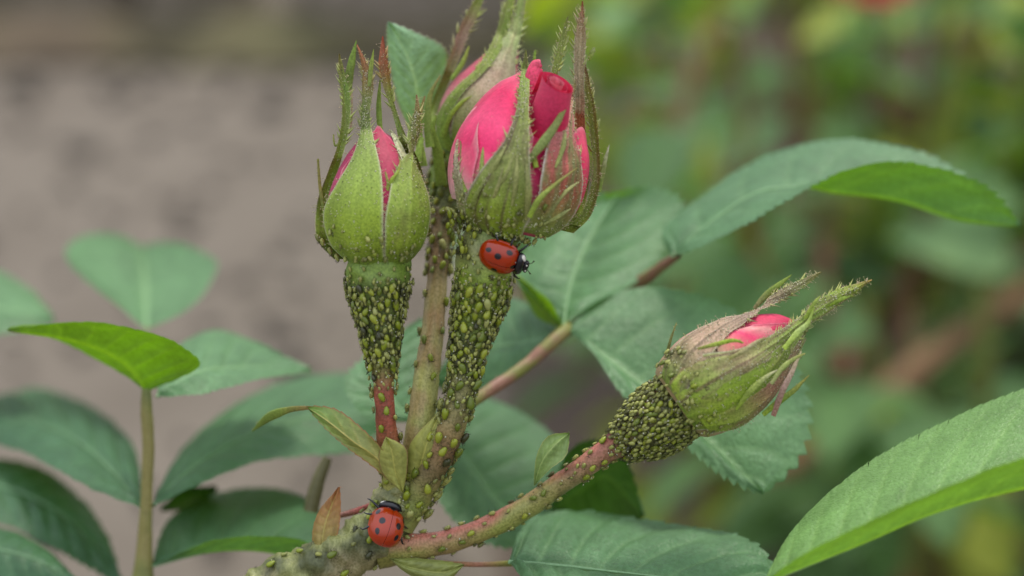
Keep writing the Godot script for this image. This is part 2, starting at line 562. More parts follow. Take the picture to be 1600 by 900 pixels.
func ladybird(label: String, at: Vector3, fwd: Vector3, up: Vector3, size: float, shell: Color) -> void:
	var f := dirw(fwd)
	var y := dirw(up)
	y = (y - f * f.dot(y)).normalized()
	var b := Basis(y.cross(f), y, f)
	var s := size * K
	var o := thing("ladybird", label, "ladybird", P(at))
	var org := o.position
	var put := func(x: float, yy: float, z: float) -> Vector3: return org + b * Vector3(x, yy, z) * s
	var black := Color(0.006, 0.006, 0.008)
	var white := Color(0.75, 0.72, 0.62)
	var spots := [[0.5, 0.98, 0.15], [0.02, 0.52, 0.16], [-0.52, 0.72, 0.14]]
	for sd in [-1.0, 1.0]:
		var m := MB.new()
		m.grid(80, 44, func(u, v):
			var q: float = lerpf(-1.0, 1.0, u)
			var w := pow(maxf(0.0, 1.0 - pow(absf(q), 2.3)), 0.5)
			if q > 0.0:
				w = pow(maxf(0.0, 1.0 - pow(q / 1.03, 3.4)), 0.5)
			var a: float = v * PI * 0.52
			var rim := 0.02 * smoothstep(0.9, 1.0, v)
			return put.call(sd * (0.004 + (sin(a) * 0.41 + rim) * w), 0.07 + 0.34 * cos(a) * pow(w, 1.15), q * 0.47 - 0.1),
			func(u, v):
				var q: float = lerpf(-1.0, 1.0, u)
				var a: float = v * PI * 0.52
				var c := shell
				var n := 0.12 * noise(V(q * 40.0, a * 40.0, sd), 1.5)
				c = Color(c.r * (1.0 + n), c.g * (1.0 + 2.0 * n), c.b)
				for sp in spots:
					var d := Vector2((q - sp[0]) * 0.95, (a - sp[1]) * 0.85).length()
					c = c.lerp(black, smoothstep(sp[2] + 0.03, sp[2] - 0.02, d))
				c = c.lerp(black, smoothstep(0.19, 0.14, Vector2(q - 0.9, a * 0.8).length()))
				c = c.lerp(white, smoothstep(0.09, 0.06, Vector2(q - 0.97, a * 0.7 - 0.3).length()))
				return c)
		build(m, "wing_case", M.shell, o)
	var belly := MB.new()
	belly.ball(put.call(0, 0.07, -0.08), Vector3(0.36, 0.1, 0.44) * s, b, black, 8, 14)
	build(belly, "belly", M.shell, o)
	var pr := MB.new()
	pr.grid(24, 40, func(u, v):
		var q: float = lerpf(-1.0, 1.0, u)
		var a: float = (v - 0.5) * PI
		var w := pow(maxf(0.0, 1.0 - pow(absf(q), 2.6)), 0.5)
		return put.call(sin(a) * 0.3 * w * (1.0 - 0.12 * q), 0.07 + 0.22 * cos(a) * w, 0.42 + q * 0.125),
		func(u, v):
			var q: float = lerpf(-1.0, 1.0, u)
			var a: float = absf(v - 0.5) * PI
			return black.lerp(white, smoothstep(0.3, 0.24, Vector2((q - 0.55) * 0.5, a - 1.2).length())))
	build(pr, "pronotum", M.shell, o)
	var hd := MB.new()
	hd.ball(put.call(0, 0.1, 0.555), Vector3(0.16, 0.1, 0.085) * s, b, black, 8, 12)
	var hob := build(hd, "head", M.shell, o)
	for sd in [-1.0, 1.0]:
		var e := MB.new()
		e.ball(put.call(sd * 0.125, 0.12, 0.575), Vector3(0.045, 0.05, 0.05) * s, b, Color(0.012, 0.012, 0.014), 6, 8)
		build(e, "eye", M.shell, hob)
		var wsp := MB.new()
		wsp.ball(put.call(sd * 0.075, 0.175, 0.585), Vector3(0.026, 0.014, 0.022) * s, b, white, 5, 7)
		build(wsp, "white_spot", M.shell, hob)
		var an := MB.new()
		an.rod([put.call(sd * 0.08, 0.1, 0.61), put.call(sd * 0.14, 0.1, 0.68), put.call(sd * 0.2, 0.07, 0.71)], [0.012 * s, 0.01 * s, 0.02 * s], 5, func(_u, _a): return Color(0.05, 0.035, 0.02))
		build(an, "antenna", M.shell, hob)
		for k in 3:
			var lg := MB.new()
			var z0: float = [0.3, 0.1, -0.14][k]
			var z1: float = [0.46, 0.1, -0.3][k]
			lg.rod([put.call(sd * 0.22, 0.03, z0), put.call(sd * 0.41, 0.07, (z0 + z1) * 0.5), put.call(sd * 0.5, 0.0, z1), put.call(sd * 0.56, -0.08, z1 + 0.04)], [0.035 * s, 0.03 * s, 0.02 * s, 0.012 * s], 6, func(_u, _a): return black)
			build(lg, "leg", M.shell, o)

func make_aphid_meshes() -> void:
	var tones := [Color(0.22, 0.27, 0.015), Color(0.3, 0.34, 0.03), Color(0.13, 0.17, 0.012), Color(0.34, 0.36, 0.1), Color(0.045, 0.05, 0.015)]
	for k in tones.size():
		var c: Color = tones[k]
		var dark := Color(0.03, 0.025, 0.012)
		var m := MB.new()
		m.grid(10, 10, func(u, v):
			var z: float = cos(u * PI)
			var w: float = sin(u * PI) * (1.0 - 0.28 * z) * 0.3
			return Vector3(w * cos(v * TAU), 0.24 + w * 0.85 * sin(v * TAU) - 0.05 * z, z * 0.5),
			func(u, v): return c.lerp(Color(c.r * 0.6, c.g * 0.62, c.b), smoothstep(0.2, 0.0, u) + 0.25 * absf(sin(u * 16.0))))
		for sd in [-1.0, 1.0]:
			m.rod([Vector3(sd * 0.16, 0.36, -0.28), Vector3(sd * 0.24, 0.46, -0.52)], [0.035, 0.025], 4, func(u, _a): return c.lerp(dark, u))
			m.rod([Vector3(sd * 0.08, 0.26, 0.46), Vector3(sd * 0.24, 0.4, 0.6), Vector3(sd * 0.4, 0.34, 0.28)], [0.02, 0.016, 0.01], 3, func(_u, _a): return dark)
			for j in 3:
				var z: float = [0.3, 0.12, -0.1][j]
				var e: float = [0.55, 0.1, -0.5][j]
				m.rod([Vector3(sd * 0.16, 0.2, z), Vector3(sd * 0.4, 0.34, z * 0.6 + e * 0.4), Vector3(sd * 0.55, 0.0, e)], [0.028, 0.024, 0.014], 3, func(u, _a): return c.lerp(dark, clampf(u * 1.6, 0.0, 1.0)))
		var arr := []
		arr.resize(Mesh.ARRAY_MAX)
		arr[Mesh.ARRAY_VERTEX] = m.p
		arr[Mesh.ARRAY_COLOR] = m.c
		arr[Mesh.ARRAY_INDEX] = m.i
		var am := ArrayMesh.new()
		am.add_surface_from_arrays(Mesh.PRIMITIVE_TRIANGLES, arr)
		var st := SurfaceTool.new()
		st.create_from(am, 0)
		st.generate_normals()
		var me := st.commit()
		me.surface_set_material(0, M.aphid)
		aphid_mesh.append(me)

func release_aphids() -> void:
	# cast skins and crumbs of soot between the aphids
	var fl := MB.new()
	for e in aphid_spots:
		for k in 2:
			if rng.randf() < 0.5:
				continue
			var d: Vector3 = e.b * Vector3(rng.randf_range(-1, 1), 0.15, rng.randf_range(-1, 1)) * e.s * 0.8
			var pale := rng.randf() < 0.45
			var fcol := Color(0.5, 0.5, 0.36) if pale else Color(0.03, 0.03, 0.015)
			var r := Vector3(rng.randf_range(0.7, 2.2), rng.randf_range(0.6, 1.2), rng.randf_range(0.7, 2.0)) * K
			if pale:
				fl.ball(e.at + d + e.b.y * 0.3 * e.s * rng.randf(), r, e.b, fcol, 3, 5)
			else:
				fl.spike(e.at + d, e.at + d + e.b * Vector3(rng.randf_range(-1, 1), rng.randf_range(0.2, 1), rng.randf_range(-1, 1)) * 6.0 * K, 0.8 * K, fcol, fcol)
	var fo := build(fl, "cast_skins", M.hair, self, "stuff")
	tag(fo, "pale cast skins and dark crumbs scattered among the aphids", "cast skins")
	var colonies := {
		"left": ["aphid in the crowd on the swollen neck below the left rosebud", "aphids on the neck of the left bud"],
		"left_stem": ["aphid on the thin red stalk of the left rosebud", "aphids on the red stalk"],
		"middle": ["aphid in the crowd on the neck under the middle bud's ladybird", "aphids on the neck of the middle bud"],
		"middle_stem": ["aphid along the slanting brownish stalk of the middle rosebud", "aphids on the middle stalk"],
		"back": ["aphid on the pale stalk of the rear rosebud between the front buds", "aphids on the rear stalk"],
		"right": ["aphid in the dense ball on the neck of the right rosebud", "aphids on the neck of the right bud"],
		"right_stem": ["aphid on the curving pink stalk of the right rosebud", "aphids on the curving pink stalk"],
		"main": ["aphid on the thick mottled main stem near the lower ladybird", "aphids on the main stem"],
		"bud": ["aphid sitting on the green outside of a rosebud", "aphids on the buds"],
	}
	aphid_spots.sort_custom(func(a, b): return a.score > b.score)
	var rest := [[], [], [], [], []]
	for k in aphid_spots.size():
		var e: Dictionary = aphid_spots[k]
		var t := Transform3D(e.b.scaled(Vector3.ONE * e.s), e.at)
		if k >= 300:
			rest[e.tone].append(t)
			continue
		var o := MeshInstance3D.new()
		o.name = numbered("aphid")
		o.mesh = aphid_mesh[e.tone]
		o.transform = t
		add_child(o)
		var look: String = ["large ", "", "tiny "][0 if e.s > 16.0 * K else 1 if e.s > 11.0 * K else 2] + ["mid green", "yellow green", "deep green", "pale", "blackish"][e.tone]
		tag(o, look + " " + colonies[e.colony][0], "aphid", look + " " + colonies[e.colony][1])
	var holder := MultiMesh.new()
	holder.transform_format = MultiMesh.TRANSFORM_3D
	holder.use_colors = true
	holder.mesh = aphid_mesh[3]
	var all := []
	for k in 5:
		for t in rest[k]:
			all.append([t, k])
	holder.instance_count = all.size()
	var dim := [0.75, 0.95, 0.5, 1.0, 0.24]
	for k in all.size():
		holder.set_instance_transform(k, all[k][0])
		var g: float = dim[all[k][1]]
		holder.set_instance_color(k, Color(g, g, g * 0.8))
	var mm := MultiMeshInstance3D.new()
	mm.name = "aphid_crowd"
	mm.multimesh = holder
	mm.material_override = M.aphid
	add_child(mm)
	tag(mm, "the many smallest green aphids packed between the others on the stalks", "aphids")
	mm.set_meta("kind", "stuff")

# ------------------------------------------------------------------ the scene

func _ready() -> void:
	rng.seed = 20
	nz.seed = 4
	nz.frequency = 0.01
	nz.fractal_octaves = 3
	# camera: a macro lens tipped down 24 degrees, its focus on the two front buds
	var pitch := deg_to_rad(-24.0)
	var aim := Vector3(0, 0.41, 0)
	var bs := Basis(Vector3.RIGHT, pitch)
	cam = Transform3D(bs, aim + bs.z * D)
	var c := Camera3D.new()
	c.name = "camera"
	c.transform = cam
	c.fov = 20.0
	c.near = 0.02
	c.far = 100.0
	var at := CameraAttributesPhysical.new()
	at.frustum_focal_length = 12.0 / tan(deg_to_rad(10.0))
	at.frustum_focus_distance = D
	at.exposure_aperture = 9.5
	at.frustum_near = 0.02
	at.frustum_far = 100.0
	c.attributes = at
	add_child(c)
	var env := Environment.new()
	env.background_mode = Environment.BG_SKY
	var sky := Sky.new()
	var sm := ProceduralSkyMaterial.new()
	sm.sky_top_color = Color(0.9, 0.92, 0.97)
	sm.sky_horizon_color = Color(0.47, 0.49, 0.5)
	sm.sky_curve = 0.3
	sm.ground_bottom_color = Color(0.3, 0.3, 0.25)
	sm.ground_horizon_color = Color(0.36, 0.36, 0.33)
	sky.sky_material = sm
	env.sky = sky
	env.tonemap_mode = Environment.TONE_MAPPER_LINEAR
	env.tonemap_exposure = 1.8
	env.sdfgi_enabled = true
	env.ssao_enabled = true
	env.ssil_enabled = true
	var we := WorldEnvironment.new()
	we.environment = env
	add_child(we)
	var sun := DirectionalLight3D.new()
	sun.name = "veiled_sun"
	sun.light_energy = 0.5
	sun.light_color = Color(1.0, 0.97, 0.92)
	sun.light_angular_distance = 14.0
	sun.shadow_enabled = true
	sun.rotation_degrees = Vector3(-66, 158, 0)
	add_child(sun)
	make_materials()
	make_aphid_meshes()
	setting()
	shrubs()
	far_leaves()
	shoot()
	ladybird("ladybird facing right on the neck of the middle rosebud", V(787, 399, -42), V(0.94, 0.33, -0.05), V(-0.2, 0.62, -0.78), 67.0, Color(0.34, 0.024, 0.002))
	ladybird("ladybird facing upward on the main stem where the stalks fork", V(603, 820, 24), V(0.18, -0.8, 0.52), V(0.42, -0.45, -0.8), 68.0, Color(0.33, 0.026, 0.002))
	release_aphids()

func setting() -> void:
	# the path: one sheet to the horizon, faintly uneven
	var m := MB.new()
	m.grid(90, 90, func(u, v):
		var x := pow(absf(u * 2.0 - 1.0), 3.0) * signf(u - 0.5) * 40.0
		var z := pow(absf(v * 2.0 - 1.0), 3.0) * signf(v - 0.5) * 40.0
		return Vector3(x, 0.004 * noise(V(x, 0, z), 300.0), z),
		func(u, v): return Color(0.16, 0.134, 0.108))
	var g := build(m, "ground", M.ground, self)
	g.set_meta("kind", "structure")
	# the planted bed on the right: dark soil
	var s := MB.new()
	s.grid(60, 60, func(u, v):
		var x := lerpf(0.0, 3.4, u) + 0.03 * noise(V(v * 40.0, 3, 0), 6.0)
		var z := lerpf(0.6, -3.2, v)
		var e := smoothstep(0.0, 0.06, u)
		return Vector3(x, 0.004 + e * (0.03 + 0.03 * noise(V(x, 5, z), 900.0)), z),
		func(u, v):
			var k := 1.0 + 0.5 * noise(V(u * 60.0, v * 60.0, 0), 4.0)
			return Color(0.075 * k, 0.055 * k, 0.04 * k))
	var bed := build(s, "soil_bed", M.ground, self)
	bed.set_meta("kind", "structure")
	# edging stones beyond the path
	var stones := [[-0.76, -1.75, 0.32, 0.1, "long low mossy stone at the far left of the path edging"], [-0.365, -1.72, 0.058, 0.13, "short grey edging stone left of the dark gap"], [-0.03, -1.7, 0.215, 0.16, "wide pale grey edging stone right of the dark gap"], [0.34, -1.74, 0.22, 0.13, "grey edging stone half hidden behind the rosebuds"]]
	for k in stones.size():
		var e: Array = stones[k]
		var st := MB.new()
		st.grid(22, 30, func(u, v):
			var a: float = v * TAU
			var y := cos(u * PI)
			var q := Vector3(sin(u * PI) * cos(a), y, sin(u * PI) * sin(a))
			q = Vector3(signf(q.x) * pow(absf(q.x), 0.55) * e[2], signf(q.y) * pow(absf(q.y), 0.5) * e[3], signf(q.z) * pow(absf(q.z), 0.6) * 0.16)
			q *= 1.0 + 0.14 * noise(q * 1000.0 + Vector3(k * 50, 0, 0), 0.6)
			return Vector3(e[0], e[3] * 0.55, e[1]) + q,
			func(u, v):
				var p := V(u * 50.0, v * 50.0, k * 9.0)
				var w := clampf(0.3 + 1.8 * noise(p, 5.0), 0.0, 1.0)
				return Color(0.42, 0.37, 0.32).lerp(Color(0.15, 0.14, 0.06), w * (0.9 if k == 0 else 0.4)))
		var so := build(st, "edging_stone", M.stone, self)
		tag(so, e[4], "stone", "stones edging the path")
	# moss and earth at the foot of the stones, their shadow coloured in too
	var mo := MB.new()
	mo.grid(80, 10, func(u, v):
		var x := lerpf(-1.6, 0.6, u)
		var w := 0.07 + 0.05 * noise(V(x, 2, 0), 1500.0)
		return Vector3(x, 0.006 + 0.035 * sin(PI * v) + 0.006 * noise(V(x, v, 9), 4000.0), -1.56 + (v - 0.6) * 2.0 * w),
		func(u, v): return Color(0.115, 0.09, 0.055).lerp(Color(0.12, 0.12, 0.05), clampf(0.5 + 2.0 * noise(V(u * 300.0, v * 20.0, 1), 1.0), 0, 1)))
	build(mo, "moss_and_shadow_verge", M.ground, self).set_meta("kind", "structure")
	# loose grit on the path
	var peb := MB.new()
	peb.ball(Vector3.ZERO, Vector3(1, 0.5, 0.8), Basis.IDENTITY, Color.WHITE, 5, 7)
	var arr := []
	arr.resize(Mesh.ARRAY_MAX)
	arr[Mesh.ARRAY_VERTEX] = peb.p
	arr[Mesh.ARRAY_COLOR] = peb.c
	arr[Mesh.ARRAY_INDEX] = peb.i
	var am := ArrayMesh.new()
	am.add_surface_from_arrays(Mesh.PRIMITIVE_TRIANGLES, arr)
	var sg := SurfaceTool.new()
	sg.create_from(am, 0)
	sg.generate_normals()
	var mm := MultiMesh.new()
	mm.transform_format = MultiMesh.TRANSFORM_3D
	mm.use_colors = true
	mm.mesh = sg.commit()
	mm.instance_count = 900
	for k in 900:
		var x := rng.randf_range(-1.2, 0.5)
		var z := rng.randf_range(-1.55, -0.2)
		var r := rng.randf_range(0.003, 0.012) * (2.2 if rng.randf() < 0.08 else 1.0)
		mm.set_instance_transform(k, Transform3D(Basis(Vector3.UP, rng.randf() * TAU).scaled(Vector3(r, r, r)), Vector3(x, r * 0.2, z)))
		var g2 := rng.randf_range(0.13, 0.25)
		mm.set_instance_color(k, Color(g2, g2 * 0.87, g2 * 0.78))
	var mi := MultiMeshInstance3D.new()
	mi.name = "gravel"
	mi.multimesh = mm
	mi.material_override = M.stone
	mi.set_meta("kind", "stuff")
	add_child(mi)
	tag(mi, "loose brownish grit scattered over the path behind the leaves", "gravel")

# rose bushes growing in the bed behind
func shrubs() -> void:
	var tones := [Color(0.19, 0.36, 0.13), Color(0.3, 0.5, 0.22), Color(0.52, 0.6, 0.1), Color(0.15, 0.29, 0.11)]
	var meshes := []
	for tn in tones:
		var m := MB.new()
		m.grid(14, 8, func(u, v):
			var w: float = v * 2.0 - 1.0
			var half := 0.32 * pow(sin(PI * pow(u, 0.8)), 0.8) + 0.004
			return Vector3(w * half, 0.12 * absf(w) * half * 3.0 - 0.18 * u * u + 0.01 * sin(u * 30.0), -u),
			func(u, v):
				var w := absf(v * 2.0 - 1.0)
				var k := 1.0 + 0.4 * exp(-pow(w / 0.08, 2.0))
				return Color(tn.r * k, tn.g * k, tn.b * k))
		var arr := []
		arr.resize(Mesh.ARRAY_MAX)
		arr[Mesh.ARRAY_VERTEX] = m.p
		arr[Mesh.ARRAY_COLOR] = m.c
		arr[Mesh.ARRAY_INDEX] = m.i
		var am := ArrayMesh.new()
		am.add_surface_from_arrays(Mesh.PRIMITIVE_TRIANGLES, arr)
		var st := SurfaceTool.new()
		st.create_from(am, 0)
		st.generate_normals()
		var me := st.commit()
		me.surface_set_material(0, M.leaf)
		meshes.append(me)
	# where each bush stands, its height, its spread, how many leaves, what mixture of tones
	var list := [
		[0.15, -0.52, 0.2, 0.08, 90, [0, 3, 2, 3], "low rose bush with mid green leaves just right of the middle bud"],
		[0.2, -0.46, 0.26, 0.13, 110, [3, 3, 0, 3], "deep green rose bush under the long arching leaf"],
		[0.32, -0.4, 0.24, 0.12, 90, [3, 0, 1, 0], "deep green rose bush at the right edge above the large light leaf"],
		[0.19, -0.78, 0.3, 0.11, 110, [2, 1, 2, 2], "yellowish rose bush right of the buds near the top"],
		[0.25, -0.8, 0.34, 0.14, 120, [1, 2, 1, 2], "taller rose bush in the middle of the bed"],
		[0.4, -0.74, 0.34, 0.14, 110, [1, 2, 1, 0], "rose bush at the far right above the arching leaf's tip"],
		[0.26, -1.2, 0.3, 0.15, 110, [1, 1, 0, 2], "rear rose bush beside the path behind the yellowish bush"],
		[0.36, -1.2, 0.36, 0.18, 120, [2, 1, 2, 1], "rear rose bush in the middle, below the red flower"],
		[0.62, -1.15, 0.36, 0.18, 110, [2, 1, 2, 0], "rear rose bush on the right of the bed"],
		[0.36, -1.75, 0.3, 0.2, 110, [0, 1, 1, 3], "rearmost rose bush in the middle of the bed"],
		[0.7, -1.75, 0.34, 0.24, 110, [1, 1, 2, 0], "rearmost rose bush on the right of the bed"],
	]
	for e in list:
		var root := Vector3(e[0], 0.03, e[1])
		var o := thing("rose_bush", e[6], "rose bush", root, "rose bushes in the bed")
		var canes := 6
		for k in canes:
			var st := MB.new()
			var a := TAU * k / canes + rng.randf()
			var top := root + Vector3(cos(a) * e[3] * 0.9, e[2] * rng.randf_range(0.8, 1.05), sin(a) * e[3] * 0.9)
			var pts := []
			var rad := []
			for j in 9:
				var u := j / 8.0
				pts.append(root.lerp(top, u) + Vector3(cos(a), 0, sin(a)) * 0.04 * sin(u * PI) + Vector3(0.006 * sin(u * 9.0 + k), 0, 0))
				rad.append(lerpf(0.006, 0.0025, u))
			var bc: Color = [Color(0.26, 0.15, 0.05), Color(0.2, 0.22, 0.05), Color(0.28, 0.13, 0.08)][k % 3]
			st.rod(pts, rad, 7, func(_u, _a): return bc)
			build(st, "cane", M.bark, o)
			for j in int(e[4] / canes):
				var u := rng.randf_range(0.4, 1.0)
				var base: Vector3 = crv(pts, u)
				var la := a + rng.randf_range(-1.8, 1.8)
				var ofs := Vector3(cos(la), rng.randf_range(-0.1, 0.35), sin(la)) * rng.randf_range(0.01, 0.06)
				var ln := rng.randf_range(0.032, 0.062)
				var lf := MeshInstance3D.new()
				lf.name = "leaf"
				lf.mesh = meshes[e[5][rng.randi() % 4]]
				var bb := Basis(Vector3.UP, -la - PI / 2 + rng.randf_range(-0.5, 0.5)) * Basis(Vector3.RIGHT, rng.randf_range(-1.0, 0.5)) * Basis(Vector3.BACK, rng.randf_range(-0.5, 0.5))
				lf.transform = Transform3D(bb.scaled(Vector3.ONE * ln), base + ofs - root)
				o.add_child(lf, true)
	# the red flower far back
	var fl := thing("red_flower", "blurred red rose flower at the top right among the far leaves", "flower", P(V(1366, 16, 6500)))
	for k in 7:
		var m := MB.new()
		var a := TAU * k / 7.0
		var ctr := fl.position
		m.grid(8, 8, func(u, v):
			var w: float = (v - 0.5) * 1.3
			var r: float = 0.004 + u * (0.018 if k % 2 == 0 else 0.012)
			return ctr + Vector3(cos(a + w) * r, 0.012 * sin(u * 2.2) + (0.006 if k % 2 else 0.0), sin(a + w) * r),
			func(_u, _v): return Color(0.4, 0.004, 0.012))
		build(m, "petal", M.petal, fl)
	var fc := MB.new()
	fc.rod([fl.position, fl.position + Vector3(0.01, -0.12, 0), fl.position + Vector3(0.0, -0.3, 0.02)], [0.003, 0.0025, 0.003], 6, func(_u, _a): return Color(0.1, 0.13, 0.04))
	build(fc, "flower_stalk", M.bark, fl)
	# tan dead canes leaning through the bed
	var canes := [
		[V(1180, 760, 5200), V(1700, 390, 6200), 0.0075, "longest blurred tan cane, slanting up behind the large light leaf"],
		[V(1300, 720, 5600), V(1330, 540, 6000), 0.005, "short upright brown cane below and right of the right bud"],
		[V(1440, 700, 5600), V(1425, 480, 6000), 0.004, "upright brown cane crossing the long slanting tan cane"],
		[V(1010, 300, 7600), V(1130, 20, 8200), 0.006, "brown cane rising left of the red flower"],
	]
	for e in canes:
		var dc := MB.new()
		var dp := []
		var dr := []
		for k in 12:
			var u := k / 11.0
			var q: Vector3 = e[0].lerp(e[1], u) + V(8.0 * sin(u * 6.0), 5.0 * sin(u * 9.0), 0)
			dp.append(P(q))
			dr.append(e[2] * (1.0 - 0.3 * u))
		dc.rod(dp, dr, 9, func(_u, _a): return Color(0.22, 0.125, 0.06))
		tag(build(dc, "dead_cane", M.bark, self), e[3], "cane", "dead canes in the bed")

# leaves of the roses nearby, behind and in front of the shoot
func far_leaves() -> void:
	var grey := Color(0.13, 0.28, 0.135)
	var pale := Color(0.185, 0.365, 0.18)
	var deep := Color(0.095, 0.22, 0.115)
	# the compound leaf on the left, on its upright stalk
	var stalk := [V(222, 960, 300), V(226, 860, 285), V(229, 780, 270), V(232, 700, 255), V(229, 640, 245), V(229, 606, 240)]
	var a := thing("rose_leaf", "compound rose leaf with an upright yellowish stalk on the left", "leaf", P(stalk[0]))
	var m := MB.new()
	stem_mesh(m, stalk, [24.0, 13.0, 9.5, 9.5, 9.0, 7.0], func(u, p):
		var k := 1.0 + 0.3 * noise(p, 2.0)
		return Color(0.22 * k, 0.27 * k, 0.07).lerp(Color(0.34, 0.3, 0.1), clampf(sin(u * PI) * 0.9 + noise(p, 1.0), 0, 1)))
	build(m, "stalk", M.young, a)
	leaf("leaflet", a, [V(229, 612, 240), V(190, 566, 215), V(120, 534, 200), V(12, 516, 200)], [V(229, 612, 240), V(310, 575, 160), V(285, 541, 130), V(230, 519, 130), V(135, 503, 150), V(12, 514, 200)], [V(229, 612, 240), V(200, 590, 260), V(160, 566, 280), V(100, 536, 270), V(55, 522, 240), V(12, 517, 200)], {"under": true, "base": Color(0.19, 0.37, 0.03), "rib": 2.5, "teeth": 18, "tooth": 3.0})
	leaf("leaflet", a, [V(245, 620, 250), V(310, 582, 300), V(390, 575, 412), V(487, 580, 492)], [V(245, 620, 250), V(262, 556, 428), V(330, 517, 572), V(405, 538, 572), V(487, 580, 492)], [V(245, 620, 250), V(310, 615, 240), V(400, 593, 300), V(487, 580, 492)], {"base": pale, "rib": 2.5})
	leaf("leaflet", a, [V(229, 514, 652), V(228, 455, 1004), V(222, 385, 1260)], [V(229, 514, 652), V(172, 468, 716), V(124, 428, 844), V(105, 395, 972), V(130, 372, 1100), V(180, 368, 1196), V(222, 385, 1260)], [V(229, 514, 652), V(282, 490, 716), V(316, 460, 844), V(337, 415, 1004), V(312, 394, 1100), V(268, 380, 1180), V(222, 385, 1260)], {"base": pale, "rib": 3.0, "cup": -4.0})
	var lk := MB.new()
	lk.rod([P(V(229, 612, 240)), P(V(226, 570, 428)), P(V(229, 512, 652))], [4 * K, 3.5 * K, 3.5 * K], 7, func(_u, _a): return Color(0.2, 0.25, 0.07))
	build(lk, "leaflet_stalk", M.young, a)
	leaf("leaflet", a, [V(222, 795, 275), V(160, 720, 492), V(90, 672, 684), V(0, 650, 844), V(-70, 655, 940)], [V(222, 795, 275), V(214, 712, 588), V(178, 660, 844), V(120, 624, 1036), V(60, 607, 1132), V(0, 620, 1132), V(-70, 655, 940)], [V(222, 795, 275), V(135, 758, 300), V(60, 716, 492), V(0, 694, 684), V(-70, 660, 940)], {"base": deep, "puff": 7.0, "rib": 3.0, "veins": 7.0})
	leaf("leaflet", a, [V(240, 790, 275), V(300, 732, 396), V(380, 685, 492), V(470, 655, 556), V(615, 640, 620)], [V(240, 790, 275), V(280, 708, 540), V(370, 630, 716), V(470, 590, 844), V(560, 588, 844), V(615, 640, 620)], [V(240, 790, 275), V(320, 752, 300), V(400, 722, 364), V(470, 712, 460), V(560, 700, 556), V(615, 640, 620)], {"base": grey, "rib": 3.0, "puff": 4.0})
	leaf("leaflet", a, [V(238, 884, 285), V(330, 862, 250), V(420, 862, 250), V(512, 890, 290)], [V(238, 884, 285), V(258, 818, 460), V(330, 772, 572), V(430, 764, 572), V(500, 802, 460), V(512, 890, 290)], [V(238, 884, 285), V(330, 846, 200), V(420, 838, 190), V(480, 850, 220), V(512, 890, 290)], {"base": deep.lerp(grey, 0.5), "rib": 3.0})
	leaf("leaflet", a, [V(252, 800, 492), V(295, 778, 508), V(340, 763, 524)], [V(252, 800, 492), V(285, 764, 460), V(340, 763, 524)], [V(252, 800, 492), V(300, 792, 572), V(340, 763, 524)], {"base": Color(0.06, 0.14, 0.03), "under": true})
	# other leaves entering from the left
	var b := leaf("rose_leaflet", self, [V(-70, 745, 652), V(40, 772, 588), V(120, 822, 524), V(188, 910, 460)], [V(-70, 715, 940), V(40, 722, 812), V(112, 765, 716), V(163, 828, 588), V(188, 910, 460)], [V(-70, 800, 524), V(20, 822, 492), V(100, 862, 460), V(188, 910, 460)], {"base": deep, "rib": 3.0, "puff": 5.0})
	tag(b, "dark blurred leaf entering low from the left edge, below the large bluish leaflet", "leaf")
	b = leaf("rose_leaflet", self, [V(-50, 850, 348), V(50, 872, 316), V(125, 915, 300)], [V(-50, 818, 524), V(20, 830, 460), V(82, 866, 380), V(125, 915, 300)], [V(-50, 920, 300), V(30, 930, 290), V(125, 920, 300)], {"base": deep, "rib": 2.5})
	tag(b, "darkest leaf tip in the bottom left corner", "leaf")
	b = leaf("rose_leaflet", self, [V(-90, 470, 844), V(-10, 482, 844), V(85, 500, 844)], [V(-90, 415, 1100), V(-20, 418, 1100), V(45, 452, 1004), V(85, 500, 844)], [V(-90, 530, 780), V(0, 520, 780), V(85, 502, 844)], {"base": pale, "rib": 2.5})
	tag(b, "pale blurred leaf tip at the left edge above the bright olive leaflet", "leaf")
	# leaf behind the two left buds
	b = leaf("rose_leaflet", self, [V(648, 215, 210), V(652, 150, 195), V(637, 92, 180), V(606, 34, 170)], [V(648, 215, 210), V(621, 160, 190), V(609, 105, 180), V(605, 66, 175), V(606, 34, 170)], [V(648, 215, 210), V(688, 150, 230), V(699, 105, 235), V(694, 74, 220), V(652, 52, 190), V(606, 34, 170)], {"base": Color(0.32, 0.54, 0.33), "tooth": 3.0, "teeth": 20, "puff": 1.5, "edge": Color(0.3, 0.25, 0.2)})
	tag(b, "pale toothed leaf standing upright between the left bud and the rear bud", "leaf")
	# the compound leaf behind the middle stalk
	var r := thing("rose_leaf", "compound rose leaf on a reddish stalk spreading behind the middle and right buds", "leaf", P(V(745, 625, 200)))
	m = MB.new()
	stem_mesh(m, [V(700, 650, 120), V(760, 613, 210), V(820, 572, 260), V(880, 520, 310), V(935, 482, 440), V(995, 444, 420), V(1060, 398, 330)], [9.0, 10.0, 10.0, 11.0, 9.0, 10.0, 6.0], func(u, p):
		return Color(0.36, 0.18, 0.12).lerp(Color(0.26, 0.27, 0.06), clampf(2.5 * noise(p, 1.2) + (0.9 if absf(u - 0.5) < 0.09 else 0.1), 0, 1)))
	build(m, "stalk", M.young, r)
	leaf("leaflet", r, [V(880, 510, 312), V(893, 440, 360), V(922, 370, 420), V(968, 300, 480)], [V(880, 510, 312), V(838, 470, 300), V(808, 432, 320), V(836, 370, 400), V(890, 318, 460), V(968, 300, 480)], [V(880, 510, 312), V(930, 474, 340), V(995, 440, 400), V(1048, 375, 470), V(1062, 318, 520), V(1015, 294, 520), V(968, 300, 480)], {"base": pale, "rib": 2.5, "cup": -14.0, "nv": 14, "puff": 1.6})
